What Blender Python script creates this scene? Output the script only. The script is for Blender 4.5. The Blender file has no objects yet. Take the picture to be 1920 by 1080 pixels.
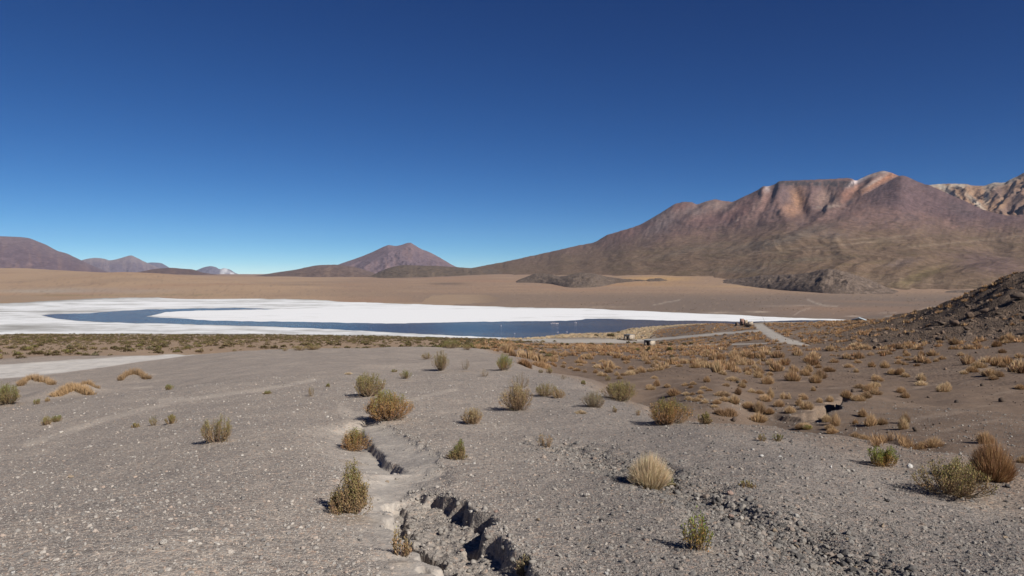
import bpy, math, random
import numpy as np
from mathutils import Vector
from mathutils.geometry import tessellate_polygon

# ------------------------------------------------------------------ camera, sky, sun, exposure
scene = bpy.context.scene
COL = scene.collection
ZC = 32.0                      # eye height above the lake
FPX = 1387.0                   # focal length in pixels of a 1920 px wide frame
HORIZON = 513.0
PITCH = math.atan((540.0 - HORIZON) / FPX)

cam_data = bpy.data.cameras.new("camera")
cam = bpy.data.objects.new("camera", cam_data)
COL.objects.link(cam)
cam_data.sensor_width = 36.0
cam_data.lens = FPX / 1920.0 * 36.0
cam_data.clip_start = 0.1
cam_data.clip_end = 80000.0
cam.location = (0, 0, ZC)
cam.rotation_euler = (math.pi / 2 - PITCH, 0, 0)
scene.camera = cam

SUN_EL = math.radians(36.0)
SUN_AZ = math.atan2(0.68, -0.73)          # clockwise from +Y (the view direction)
sun_vec = Vector((math.sin(SUN_AZ) * math.cos(SUN_EL), math.cos(SUN_AZ) * math.cos(SUN_EL), math.sin(SUN_EL)))

world = bpy.data.worlds.new("World")
scene.world = world
world.use_nodes = True
wn = world.node_tree
wn.nodes.clear()
sky = wn.nodes.new('ShaderNodeTexSky')
sky.sky_type = 'NISHITA'
sky.sun_disc = False
sky.sun_elevation = SUN_EL
sky.sun_rotation = SUN_AZ
sky.altitude = 4100.0
sky.air_density = 0.7
sky.dust_density = 0.0
sky.ozone_density = 10.0
bg = wn.nodes.new('ShaderNodeBackground')
bg.inputs['Strength'].default_value = 0.08
# deep high-altitude blue: a per-channel power curve on the whole sky
EXPOSURE = 0.45
pre = wn.nodes.new('ShaderNodeVectorMath')
pre.operation = 'SCALE'
pre.inputs['Scale'].default_value = 0.085
sepc = wn.nodes.new('ShaderNodeSeparateXYZ')
comc = wn.nodes.new('ShaderNodeCombineXYZ')
wn.links.new(sky.outputs[0], pre.inputs[0])
wn.links.new(pre.outputs[0], sepc.inputs[0])
for ch, (g, k) in enumerate(((1.85, 4.1), (1.46, 1.72), (1.12, .95))):
    pw = wn.nodes.new('ShaderNodeMath')
    pw.operation = 'POWER'
    pw.inputs[1].default_value = g
    ml = wn.nodes.new('ShaderNodeMath')
    ml.operation = 'MULTIPLY'
    ml.inputs[1].default_value = k / 0.08 / 2 ** EXPOSURE
    wn.links.new(sepc.outputs[ch], pw.inputs[0])
    wn.links.new(pw.outputs[0], ml.inputs[0])
    wn.links.new(ml.outputs[0], comc.inputs[ch])
wo = wn.nodes.new('ShaderNodeOutputWorld')
wn.links.new(comc.outputs[0], bg.inputs['Color'])
wn.links.new(bg.outputs[0], wo.inputs['Surface'])

sd = bpy.data.lights.new("sun", 'SUN')
sd.energy = 4.8
sd.angle = math.radians(0.53)
sd.color = (1.0, 0.955, 0.89)
sun = bpy.data.objects.new("sun", sd)
COL.objects.link(sun)
sun.location = (60, -50, 120)
sun.rotation_euler = sun_vec.to_track_quat('Z', 'Y').to_euler()

scene.view_settings.view_transform = 'Standard'
scene.view_settings.look = 'None'
scene.view_settings.gamma = 1.0
scene.view_settings.use_curve_mapping = False
scene.view_settings.exposure = EXPOSURE

scene.render.engine = 'CYCLES'
scene.cycles.use_denoising = True
scene.cycles.denoiser = 'OPENIMAGEDENOISE'
scene.cycles.denoising_input_passes = 'RGB_ALBEDO_NORMAL'
scene.cycles.denoising_prefilter = 'ACCURATE'
scene.cycles.volume_bounces = 1
scene.cycles.max_bounces = 5
scene.cycles.diffuse_bounces = 3

# ------------------------------------------------------------------ helpers
rng = np.random.default_rng(7)
random.seed(7)


def gnoise(x, y, seed=0):
    xi = np.floor(x).astype(np.int64)
    yi = np.floor(y).astype(np.int64)
    fx = x - xi
    fy = y - yi

    def corner(dx, dy):
        h = (xi + dx) * 374761393 + (yi + dy) * 668265263 + (seed + 11) * 1442695041
        h = (h ^ (h >> 13)) * 1274126177
        h = h ^ (h >> 16)
        a = (h & 0xffff) * (2 * math.pi / 65536.0)
        return np.cos(a) * (fx - dx) + np.sin(a) * (fy - dy)
    u = fx * fx * fx * (fx * (fx * 6 - 15) + 10)
    v = fy * fy * fy * (fy * (fy * 6 - 15) + 10)
    n0 = corner(0, 0) * (1 - u) + corner(1, 0) * u
    n1 = corner(0, 1) * (1 - u) + corner(1, 1) * u
    return (n0 * (1 - v) + n1 * v) * 1.5


def fbm(x, y, octaves=4, seed=0, gain=0.5, lac=2.03):
    s = 0.0
    a = 1.0
    t = 0.0
    for o in range(octaves):
        s = s + a * gnoise(x, y, seed + o * 17)
        t += a
        a *= gain
        x = x * lac + 13.7
        y = y * lac - 7.3
    return s / t


def ridged(x, y, octaves=4, seed=0):
    s = 0.0
    a = 1.0
    t = 0.0
    for o in range(octaves):
        s = s + a * (1 - 2 * np.abs(gnoise(x, y, seed + o * 17)))
        t += a
        a *= 0.5
        x = x * 2.07 + 5.1
        y = y * 2.07 + 9.7
    return s / t


def sstep(a, b, x):
    t = np.clip((x - a) / (b - a), 0, 1)
    return t * t * (3 - 2 * t)


def pchip(xk, yk, x):
    xk = np.asarray(xk, float)
    yk = np.asarray(yk, float)
    h = np.diff(xk)
    d = np.diff(yk) / h
    m = np.zeros_like(yk)
    m[0] = d[0]
    m[-1] = d[-1]
    for i in range(1, len(xk) - 1):
        if d[i - 1] * d[i] > 0:
            w1 = 2 * h[i] + h[i - 1]
            w2 = h[i] + 2 * h[i - 1]
            m[i] = (w1 + w2) / (w1 / d[i - 1] + w2 / d[i])
    x = np.clip(x, xk[0], xk[-1])
    i = np.clip(np.searchsorted(xk, x) - 1, 0, len(xk) - 2)
    t = (x - xk[i]) / h[i]
    t2 = t * t
    t3 = t2 * t
    return ((2 * t3 - 3 * t2 + 1) * yk[i] + (t3 - 2 * t2 + t) * h[i] * m[i]
            + (-2 * t3 + 3 * t2) * yk[i + 1] + (t3 - t2) * h[i] * m[i + 1])


CP, SP = math.cos(PITCH), math.sin(PITCH)


def ray(px, py):
    """world direction of a photograph pixel: (azimuth, slope = rise over horizontal distance)"""
    u = (px - 960.0) / FPX
    v = (540.0 - py) / FPX
    dx = u
    dy = CP + v * SP
    dz = -SP + v * CP
    return np.arctan2(dx, dy), dz / np.hypot(dx, dy)


def project(x, y, z):
    dx = x
    dy = y * CP - (z - ZC) * SP
    dz = y * SP + (z - ZC) * CP
    dy = np.where(dy < 0.05, 0.05, dy)
    return 960 + FPX * dx / dy, 540 - FPX * dz / dy


def pl_dist(px, py, pts):
    """distance to a polyline, signed side (+ = left of travel)"""
    best = np.full(np.shape(px), 1e9)
    side = np.zeros(np.shape(px))
    par = np.zeros(np.shape(px))
    acc = 0.0
    for (ax, ay), (bx, by) in zip(pts[:-1], pts[1:]):
        ex, ey = bx - ax, by - ay
        L2 = ex * ex + ey * ey
        L = math.sqrt(L2)
        t = np.clip(((px - ax) * ex + (py - ay) * ey) / L2, 0, 1)
        dx = px - (ax + t * ex)
        dy = py - (ay + t * ey)
        d = np.hypot(dx, dy)
        m = d < best
        best = np.where(m, d, best)
        side = np.where(m, np.sign(ex * (py - ay) - ey * (px - ax)), side)
        par = np.where(m, acc + t * L, par)
        acc += L
    return best, side, par / acc


def in_poly(px, py, poly):
    inside = np.zeros(np.shape(px), bool)
    n = len(poly)
    j = n - 1
    for i in range(n):
        xi, yi = poly[i]
        xj, yj = poly[j]
        c = ((yi > py) != (yj > py)) & (px < (xj - xi) * (py - yi) / ((yj - yi) if yj != yi else 1e-9) + xi)
        inside ^= c
        j = i
    return inside


def tag(o, label=None, cat=None, group=None, kind=None):
    if label:
        o['label'] = label
    if cat:
        o['category'] = cat
    if group:
        o['group'] = group
    if kind:
        o['kind'] = kind
    return o


def mesh_data(name, V, F, mat, col=None, smooth=False, extra=None):
    """V (n,3); F (m,k) one face size, or list of such arrays"""
    me = bpy.data.meshes.new(name)
    V = np.asarray(V, np.float32)
    if not isinstance(F, list):
        F = [F]
    F = [np.asarray(f, np.int32) for f in F if len(f)]
    nl = sum(f.size for f in F)
    npoly = sum(len(f) for f in F)
    me.vertices.add(len(V))
    me.vertices.foreach_set("co", V.ravel())
    me.loops.add(nl)
    me.polygons.add(npoly)
    me.loops.foreach_set("vertex_index", np.concatenate([f.ravel() for f in F]))
    starts = []
    s = 0
    for f in F:
        k = f.shape[1]
        starts.append(s + np.arange(len(f), dtype=np.int32) * k)
        s += f.size
    me.polygons.foreach_set("loop_start", np.concatenate(starts).astype(np.int32))
    if smooth:
        me.polygons.foreach_set("use_smooth", np.ones(npoly, bool))
    if col is not None:
        a = me.attributes.new("col", 'FLOAT_COLOR', 'POINT')
        c = np.ones((len(V), 4), np.float32)
        c[:, :3] = col
        a.data.foreach_set("color", c.ravel())
    if extra:
        for k, arr in extra.items():
            a = me.attributes.new(k, 'FLOAT', 'POINT')
            a.data.foreach_set("value", np.asarray(arr, np.float32).ravel())
    me.update(calc_edges=True)
    if mat:
        me.materials.append(mat)
    return me


def obj(name, me, parent=None, loc=None, rz=0.0, scale=None):
    o = bpy.data.objects.new(name, me)
    COL.objects.link(o)
    if parent is not None:
        o.parent = parent
    if loc is not None:
        o.location = loc
    if rz:
        o.rotation_euler = (0, 0, rz)
    if scale is not None:
        o.scale = scale
    return o


def empty(name, loc, rz=0.0):
    return obj(name, None, None, loc, rz)


# ------------------------------------------------------------------ materials
def new_mat(name, rough=0.9):
    m = bpy.data.materials.new(name)
    m.use_nodes = True
    nt = m.node_tree
    b = nt.nodes['Principled BSDF']
    b.inputs['Roughness'].default_value = rough
    b.inputs['Specular IOR Level'].default_value = 0.15
    return m, nt, b


def N(nt, typ, **kw):
    n = nt.nodes.new(typ)
    for k, v in kw.items():
        if k.startswith('i_'):
            n.inputs[k[2:].replace('_', ' ')].default_value = v
        else:
            setattr(n, k, v)
    return n


def mix_rgb(nt, a, b, fac, blend='MIX'):
    n = nt.nodes.new('ShaderNodeMix')
    n.data_type = 'RGBA'
    n.blend_type = blend
    A, B, Fc = n.inputs[6], n.inputs[7], n.inputs[0]
    for s, v in ((A, a), (B, b), (Fc, fac)):
        if hasattr(v, 'is_linked'):
            nt.links.new(v, s)
        else:
            s.default_value = v
    return n.outputs[2]


def math_n(nt, op, a, b=None, clamp=False):
    n = nt.nodes.new('ShaderNodeMath')
    n.operation = op
    n.use_clamp = clamp
    for s, v in ((n.inputs[0], a), (n.inputs[1], b)):
        if v is None:
            continue
        if hasattr(v, 'is_linked'):
            nt.links.new(v, s)
        else:
            s.default_value = v
    return n.outputs[0]


def ramp(nt, fac, stops, interp='LINEAR'):
    n = nt.nodes.new('ShaderNodeValToRGB')
    n.color_ramp.interpolation = interp
    el = n.color_ramp.elements
    while len(el) < len(stops):
        el.new(0.5)
    for e, (p, c) in zip(el, stops):
        e.position = p
        e.color = (*c, 1) if len(c) == 3 else c
    nt.links.new(fac, n.inputs[0])
    return n.outputs[0]


def ground_material():
    m, nt, b = new_mat("ground_gravel", 0.95)
    L = nt.links
    geo = N(nt, 'ShaderNodeNewGeometry')
    col = N(nt, 'ShaderNodeAttribute', attribute_name='col')
    grav = N(nt, 'ShaderNodeAttribute', attribute_name='grav').outputs['Fac']
    stony = N(nt, 'ShaderNodeAttribute', attribute_name='stony').outputs['Fac']

    def vor(scale):
        v = N(nt, 'ShaderNodeTexVoronoi')
        v.inputs['Scale'].default_value = scale
        L.new(geo.outputs['Position'], v.inputs['Vector'])
        return v
    v1 = vor(38.0)
    v2 = vor(95.0)
    v3 = vor(5.0)
    tone = [(0.0, (0.55, 0.54, 0.54)), (0.25, (0.80, 0.79, 0.79)), (0.6, (1.0, 0.99, 0.98)), (0.82, (1.18, 1.14, 1.08)),
            (0.93, (1.12, 0.95, 0.85)), (0.985, (1.3, 1.27, 1.22))]
    sep1 = N(nt, 'ShaderNodeSeparateColor')
    L.new(v1.outputs['Color'], sep1.inputs[0])
    sep2 = N(nt, 'ShaderNodeSeparateColor')
    L.new(v2.outputs['Color'], sep2.inputs[0])
    sep3 = N(nt, 'ShaderNodeSeparateColor')
    L.new(v3.outputs['Color'], sep3.inputs[0])
    r1 = ramp(nt, sep1.outputs[0], tone)
    r2 = ramp(nt, sep2.outputs[0], tone)
    r3 = ramp(nt, sep3.outputs[0], [(0.0, (0.5, 0.5, 0.5)), (0.3, (0.85, 0.85, 0.85)), (0.8, (1.05, 1.05, 1.05)), (1.0, (1.35, 1.3, 1.25))])
    white = (1, 1, 1, 1)
    c = mix_rgb(nt, col.outputs['Color'], r1, grav, 'MULTIPLY')
    g2 = math_n(nt, 'MULTIPLY', grav, 0.8)
    c = mix_rgb(nt, c, r2, g2, 'MULTIPLY')
    c = mix_rgb(nt, c, r3, stony, 'MULTIPLY')
    nz = N(nt, 'ShaderNodeTexNoise')
    nz.inputs['Scale'].default_value = 0.9
    nz.inputs['Detail'].default_value = 6.0
    L.new(geo.outputs['Position'], nz.inputs['Vector'])
    rn = ramp(nt, nz.outputs['Fac'], [(0.25, (0.86, 0.86, 0.87)), (0.75, (1.13, 1.12, 1.10))])
    c = mix_rgb(nt, c, rn, 1.0, 'MULTIPLY')
    L.new(c, b.inputs['Base Color'])
    # pebbly relief
    h1 = math_n(nt, 'MULTIPLY', v1.outputs['Distance'], -0.008)
    h2 = math_n(nt, 'MULTIPLY', v2.outputs['Distance'], -0.004)
    h = math_n(nt, 'ADD', h1, h2)
    h = math_n(nt, 'MULTIPLY', h, grav)
    h3 = math_n(nt, 'MULTIPLY', v3.outputs['Distance'], -0.20)
    h3 = math_n(nt, 'MULTIPLY', h3, stony)
    h = math_n(nt, 'ADD', h, h3)
    nb = N(nt, 'ShaderNodeTexNoise')
    nb.inputs['Scale'].default_value = 14.0
    nb.inputs['Detail'].default_value = 5.0
    L.new(geo.outputs['Position'], nb.inputs['Vector'])
    h = math_n(nt, 'ADD', h, math_n(nt, 'MULTIPLY', nb.outputs['Fac'], 0.009))
    bp = N(nt, 'ShaderNodeBump')
    bp.inputs['Strength'].default_value = 0.9
    bp.inputs['Distance'].default_value = 1.0
    L.new(h, bp.inputs['Height'])
    L.new(bp.outputs[0], b.inputs['Normal'])
    return m


def rock_face_material(name, bump_scale, bump_dist, speck):
    """mountain rock: colour from the attribute, broken up by world-space noise"""
    m, nt, b = new_mat(name, 0.95)
    L = nt.links
    geo = N(nt, 'ShaderNodeNewGeometry')
    col = N(nt, 'ShaderNodeAttribute', attribute_name='col')
    n1 = N(nt, 'ShaderNodeTexNoise')
    n1.inputs['Scale'].default_value = bump_scale
    n1.inputs['Detail'].default_value = 8.0
    n1.inputs['Roughness'].default_value = 0.65
    L.new(geo.outputs['Position'], n1.inputs['Vector'])
    r = ramp(nt, n1.outputs['Fac'], [(0.3, (1 - speck, 1 - speck, 1 - speck)), (0.7, (1 + speck, 1 + speck * .95, 1 + speck * .9))])
    c = mix_rgb(nt, col.outputs['Color'], r, 1.0, 'MULTIPLY')
    L.new(c, b.inputs['Base Color'])
    bp = N(nt, 'ShaderNodeBump')
    bp.inputs['Strength'].default_value = 0.8
    bp.inputs['Distance'].default_value = bump_dist
    L.new(n1.outputs['Fac'], bp.inputs['Height'])
    L.new(bp.outputs[0], b.inputs['Normal'])
    return m


def plant_material(name, rough=0.75, trans=0.25, vary=0.0):
    m, nt, b = new_mat(name, rough)
    L = nt.links
    col = N(nt, 'ShaderNodeAttribute', attribute_name='col')
    src_c = col.outputs['Color']
    if vary:
        oi = N(nt, 'ShaderNodeObjectInfo')
        rv = ramp(nt, oi.outputs['Random'], [(0.0, (1 - vary, 1 - vary * 1.1, 1 - vary * 1.1)), (0.35, (1 - vary * .3, 1 - vary * .45, 1 - vary * .6)), (0.7, (1, 1, 1)), (1.0, (1 + vary * .35, 1 + vary * .4, 1 + vary * .5))])
        src_c = mix_rgb(nt, src_c, rv, 1.0, 'MULTIPLY')
    L.new(src_c, b.inputs['Base Color'])
    if trans > 0:
        tr = N(nt, 'ShaderNodeBsdfTranslucent')
        L.new(src_c, tr.inputs['Color'])
        mx = N(nt, 'ShaderNodeMixShader')
        mx.inputs[0].default_value = trans
        out = nt.nodes['Material Output']
        L.new(b.outputs[0], mx.inputs[1])
        L.new(tr.outputs[0], mx.inputs[2])
        L.new(mx.outputs[0], out.inputs['Surface'])
    return m


def stone_material():
    m, nt, b = new_mat("loose_stone", 0.9)
    L = nt.links
    oi = N(nt, 'ShaderNodeObjectInfo')
    r = ramp(nt, oi.outputs['Random'], [(0.0, (.13, .12, .112)), (0.25, (.20, .185, .17)), (0.55, (.285, .262, .235)), (0.78, (.35, .315, .275)),
                                        (0.86, (.33, .255, .205)), (0.975, (.37, .34, .30)), (1.0, (.44, .41, .37))])
    geo = N(nt, 'ShaderNodeNewGeometry')
    n1 = N(nt, 'ShaderNodeTexNoise')
    n1.inputs['Scale'].default_value = 60.0
    n1.inputs['Detail'].default_value = 4.0
    L.new(geo.outputs['Position'], n1.inputs['Vector'])
    rr = ramp(nt, n1.outputs['Fac'], [(0.3, (.8, .8, .8)), (0.7, (1.2, 1.2, 1.2))])
    at = N(nt, 'ShaderNodeAttribute', attribute_name='dim', attribute_type='INSTANCER')
    keepv = math_n(nt, 'SUBTRACT', 1.0, at.outputs['Fac'])
    c = mix_rgb(nt, r, rr, 1.0, 'MULTIPLY')
    vm = N(nt, 'ShaderNodeVectorMath', operation='SCALE')
    L.new(c, vm.inputs[0])
    L.new(keepv, vm.inputs['Scale'])
    L.new(vm.outputs[0], b.inputs['Base Color'])
    return m


def plain_material(name, base, rough=0.85, vary=0.2, scale=3.0, bump=0.0, metallic=0.0):
    m, nt, b = new_mat(name, rough)
    L = nt.links
    b.inputs['Metallic'].default_value = metallic
    tc = N(nt, 'ShaderNodeTexCoord')
    n1 = N(nt, 'ShaderNodeTexNoise')
    n1.inputs['Scale'].default_value = scale
    n1.inputs['Detail'].default_value = 6.0
    L.new(tc.outputs['Object'], n1.inputs['Vector'])
    r = ramp(nt, n1.outputs['Fac'], [(0.3, tuple(v * (1 - vary) for v in base)), (0.7, tuple(min(1, v * (1 + vary)) for v in base))])
    L.new(r, b.inputs['Base Color'])
    if bump:
        bp = N(nt, 'ShaderNodeBump')
        bp.inputs['Distance'].default_value = bump
        L.new(n1.outputs['Fac'], bp.inputs['Height'])
        L.new(bp.outputs[0], b.inputs['Normal'])
    return m


def salt_material():
    m, nt, b = new_mat("salt_crust", 0.9)
    L = nt.links
    geo = N(nt, 'ShaderNodeNewGeometry')
    mp = N(nt, 'ShaderNodeMapping')
    mp.inputs['Scale'].default_value = (0.006, 0.018, 1.0)
    L.new(geo.outputs['Position'], mp.inputs['Vector'])
    n1 = N(nt, 'ShaderNodeTexNoise')
    n1.inputs['Scale'].default_value = 1.0
    n1.inputs['Detail'].default_value = 9.0
    n1.inputs['Roughness'].default_value = 0.62
    n1.inputs['Distortion'].default_value = 0.6
    L.new(mp.outputs[0], n1.inputs['Vector'])
    dirt = N(nt, 'ShaderNodeAttribute', attribute_name='dirt').outputs['Fac']
    f = math_n(nt, 'ADD', math_n(nt, 'MULTIPLY', n1.outputs['Fac'], 1.0), dirt)
    r = ramp(nt, f, [(0.40, (.70, .70, .695)), (0.54, (.62, .62, .61)), (0.66, (.47, .465, .45)), (0.90, (.29, .28, .26))])
    L.new(r, b.inputs['Base Color'])
    return m


def water_material():
    m, nt, b = new_mat("lake_water", 0.12)
    L = nt.links
    geo = N(nt, 'ShaderNodeNewGeometry')
    b.inputs['IOR'].default_value = 1.33
    b.inputs['Specular IOR Level'].default_value = 0.5
    mp = N(nt, 'ShaderNodeMapping')
    mp.inputs['Scale'].default_value = (0.004, 0.02, 1.0)
    L.new(geo.outputs['Position'], mp.inputs['Vector'])
    n0 = N(nt, 'ShaderNodeTexNoise')
    n0.inputs['Scale'].default_value = 1.0
    n0.inputs['Detail'].default_value = 5.0
    L.new(mp.outputs[0], n0.inputs['Vector'])
    r = ramp(nt, n0.outputs['Fac'], [(0.30, (.032, .052, .085)), (0.5, (.050, .066, .090)), (0.66, (.090, .092, .095))])
    L.new(r, b.inputs['Base Color'])
    n1 = N(nt, 'ShaderNodeTexNoise')
    n1.inputs['Scale'].default_value = 1.6
    n1.inputs['Detail'].default_value = 3.0
    L.new(geo.outputs['Position'], n1.inputs['Vector'])
    bp = N(nt, 'ShaderNodeBump')
    bp.inputs['Strength'].default_value = 1.0
    bp.inputs['Distance'].default_value = 0.35
    L.new(n1.outputs['Fac'], bp.inputs['Height'])
    L.new(bp.outputs[0], b.inputs['Normal'])
    return m


M_GROUND = ground_material()
M_MOUNT = rock_face_material("mountain_rock", 0.030, 12.0, 0.32)
M_MOUND = rock_face_material("rubble_rock", 0.10, 5.0, 0.45)
M_LEAF = plant_material("shrub_foliage", 0.75, 0.15)
M_STEM = plant_material("shrub_wood", 0.9, 0.0)
M_STRAW = plant_material("straw_grass", 0.8, 0.2, 0.38)
M_PALE = plant_material("pale_straw_grass", 0.8, 0.25)
M_STONE = stone_material()
M_DARKROCK = plant_material("dark_rock", 0.95, 0.0)
M_SALT = salt_material()
M_WATER = water_material()

# ------------------------------------------------------------------ terrain: drop profiles per direction
# entries: (distance, photo row seen there) or ('D', distance, drop below the eye)
NEAR_SHORE = {0: 627, 240: 626.5, 480: 627, 720: 630, 880: 634, 960: 635, 1080: 626, 1200: 614, 1340: 608, 1440: 604, 1560: 601}
FAR_SHORE = {0: 553.5, 240: 557, 480: 560, 720: 567, 880: 573, 960: 576, 1080: 578, 1200: 583, 1340: 588.5, 1440: 594, 1560: 598}
PROF = {
    0: [(4.9, 1080), (12, 890), (26, 760), (40, 716), (52, 709), (70, 681), (130, 661), (230, 644), 'LAKE', (1700, 541), (2600, 524), (4200, 503), (6000, 508), (15500, 511)],
    240: [(4.4, 1080), (11, 860), (22, 755), (40, 705), (55, 689), (72, 670), (120, 657), (220, 643), 'LAKE', (1400, 541), (2500, 510), (3600, 513), (15500, 513)],
    480: [(4.2, 1080), (10.5, 822), (21, 730), (32, 695), (48, 670), (62, 656), ('D', 80, 8.8), ('D', 110, 12.0), (165, 651), (260, 638), 'LAKE', (1150, 547), (1450, 532), (1900, 536), (3500, 522), (6000, 517), (15500, 514)],
    720: [(4.05, 1080), (8, 868), (12.6, 786), (20, 722), (32, 683), (48, 662), (62, 652), ('D', 80, 8.8), ('D', 110, 11.9), (170, 646), (260, 637.5), 'LAKE', (1150, 551), (2000, 533), (4000, 521), (7000, 516), (15500, 514)],
    880: [(4, 1080), (8, 868), (13, 780), (20, 722), (32, 683), (48, 664), (58, 656), (75, 655), (110, 651), (170, 645), (260, 639), 'LAKE', (950, 561), (1250, 548), (2000, 531), (3800, 517), (6500, 512), (15500, 513)],
    960: [(4, 1080), (8, 868), (13, 782), (20, 725), (30, 690), (42, 673), (60, 668), (100, 656), (200, 645), (300, 639), 'LAKE', (900, 562), (1200, 549), (2000, 531), (3500, 516), (6000, 511), (15500, 513)],
    1080: [(4, 1080), (8, 868), (13, 780), (20, 728), (28, 712), ('D', 34, 5.0), (45, 696), (80, 673), (150, 656), (250, 645), (330, 637), 'LAKE', (850, 564), (1200, 548), (1600, 538), (3000, 516), (6000, 511), (15500, 513)],
    1200: [(4, 1080), (8, 865), (13, 790), (18, 758), ('D', 24, 4.4), (35, 715), (60, 688), (100, 668), (170, 655), (290, 646), (345, 637), 'LAKE', (800, 567), (1200, 548), (1600, 536), (2500, 516), (5000, 512), (15500, 513)],
    1340: [(4.1, 1080), (8, 868), (13, 792), ('D', 18, 4.1), (25, 745), (40, 705), (65, 682), (110, 662), (190, 645), (280, 630), (345, 611), 'LAKE', (720, 575), (1100, 551), (1500, 539), (2500, 516), (15500, 513)],
    1440: [(4.2, 1080), (8, 873), (13.5, 798), ('D', 18, 4.35), ('D', 21, 4.4), (26, 760), (34, 728), (55, 692), (95, 662), (160, 640), (240, 622), (330, 607.5), ('D', 420, 30), 'LAKE', (700, 578), (1000, 557), (1300, 546), (2000, 528), (15500, 513)],
    1560: [(4.4, 1080), (8, 893), (12, 815), ('D', 16, 4.0), (22, 795), (32, 738), (50, 702), (85, 665), (140, 640), (220, 618), (330, 603), ('D', 430, 29.5), 'LAKE', (680, 583), (900, 564), (1100, 552), (2000, 528), (15500, 513)],
    1680: [(4.6, 1080), (8, 915), (11.5, 836), ('D', 15, 3.5), (20, 812), (28, 760), (48, 708), (85, 664), (135, 629), (205, 597), ('D', 290, 16), (480, 600), (600, 589), (800, 573), (1000, 560), (1200, 550), (2000, 528), (15500, 513)],
    1800: [(4.8, 1080), (8, 935), (10.5, 856), ('D', 13.5, 3.1), (18, 830), (27, 765), (48, 704), (85, 655), (120, 620), (172, 563), ('D', 240, 9), (490, 598), (700, 581), (1000, 560), (1200, 551), (2000, 528), (15500, 513)],
    1920: [(5.0, 1075), (8, 956), (9.5, 893), ('D', 12, 2.8), (16, 850), (25, 785), (46, 703), (80, 655), (115, 612), (168, 520), ('D', 250, 6), (500, 595), (800, 572), (1200, 552), (2000, 528), (15500, 513)],
}
ANG, KNOTS = [], []
for px in sorted(PROF):
    th = ray(px, 800.0)[0]
    ks = [(0.5, -1.6), (3.0, -1.6)]
    for e in PROF[px]:
        if e == 'LAKE':
            for py, sgn in ((NEAR_SHORE[px], 1), (FAR_SHORE[px], -1)):
                r = ZC / -ray(px, py)[1]
                if sgn > 0:
                    if ks[-1][0] > r * 0.97:
                        r = ks[-1][0] * 1.05
                    ks += [(r, -ZC), (r * 1.03, -ZC - 0.6)]
                else:
                    ks += [(r * 0.98, -ZC - 0.6), (r, -ZC + 0.05)]
        elif e[0] == 'D':
            ks.append((e[1], -e[2]))
        else:
            ks.append((e[0], e[0] * ray(px, e[1])[1]))
    ANG.append(float(th))
    KNOTS.append(ks)


def drops(vals):
    return [(0.5, -1.6), (3.0, -1.6)] + [(a, -b) for a, b in vals]


ANG = [math.radians(-180), math.radians(-120), math.radians(-62)] + ANG + [math.radians(50), math.radians(75), math.radians(120), math.radians(180)]
left_out = drops([(6, 1.7), (12, 2.5), (26, 3.9), (52, 6), (70, 7), (130, 11.4), (230, 18), (470, 31.8), (800, 31.9), (1500, 27), (3000, 0), (6000, 0), (15500, 10)])
back = drops([(6, 1.4), (12, 1.2), (40, 0.5), (100, 2), (400, 6), (1500, 4), (4000, 6), (15500, 10)])
right_out = drops([(6, 1.78), (9, 2.25), (12, 2.5), (16, 2.9), (25, 3.5), (46, 4.2), (80, 4.2), (115, 1.5), (168, -9), (260, -12), (500, 6), (800, 20), (1200, 22), (2000, 10), (15500, 8)])
KNOTS = [back, back, left_out] + KNOTS + [right_out, right_out, back, back]

# grid: fine inside the view, coarse behind
rows = np.concatenate([
    np.geomspace(0.5, 3.2, 14, endpoint=False),
    np.exp(np.arange(math.log(3.2), math.log(9.0), 0.0036)),
    np.exp(np.arange(math.log(9.0), math.log(62), 0.0058)),
    np.exp(np.arange(math.log(62), math.log(620), 0.0085)),
    np.geomspace(620, 15500, 105)])
cols = np.concatenate([np.radians(np.arange(-180, -40, 3.5)), np.radians(np.arange(-40, 40, 0.112)), np.radians(np.arange(40, 180, 3.5))])
NR, NC = len(rows), len(cols)
lnr = np.log(rows)
tab = np.array([pchip(np.log([k[0] for k in ks]), [k[1] for k in ks], lnr) for ks in KNOTS])   # (angles, rows)
Z = np.empty((NR, NC))
A = np.array(ANG)


def pchip_cols(xk, Y, x):
    """pchip across axis 0 of Y for all columns at once"""
    h = np.diff(xk)[:, None]
    d = np.diff(Y, axis=0) / h
    m = np.zeros_like(Y)
    m[0] = d[0]
    m[-1] = d[-1]
    w1 = 2 * h[1:] + h[:-1]
    w2 = h[1:] + 2 * h[:-1]
    with np.errstate(divide='ignore', invalid='ignore'):
        hm = (w1 + w2) / (w1 / d[:-1] + w2 / d[1:])
    m[1:-1] = np.where(d[:-1] * d[1:] > 0, hm, 0)
    i = np.clip(np.searchsorted(xk, x) - 1, 0, len(xk) - 2)
    hh = (xk[i + 1] - xk[i])[:, None]
    t = ((x - xk[i]) / hh[:, 0])[:, None]
    t2, t3 = t * t, t * t * t
    return ((2 * t3 - 3 * t2 + 1) * Y[i] + (t3 - 2 * t2 + t) * hh * m[i] + (-2 * t3 + 3 * t2) * Y[i + 1] + (t3 - t2) * hh * m[i + 1])


Z[:] = ZC + pchip_cols(A, tab, cols).T
R, TH = np.meshgrid(rows, cols, indexing='ij')
X = R * np.sin(TH)
Y = R * np.cos(TH)
BASE_Z = Z.copy()


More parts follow.
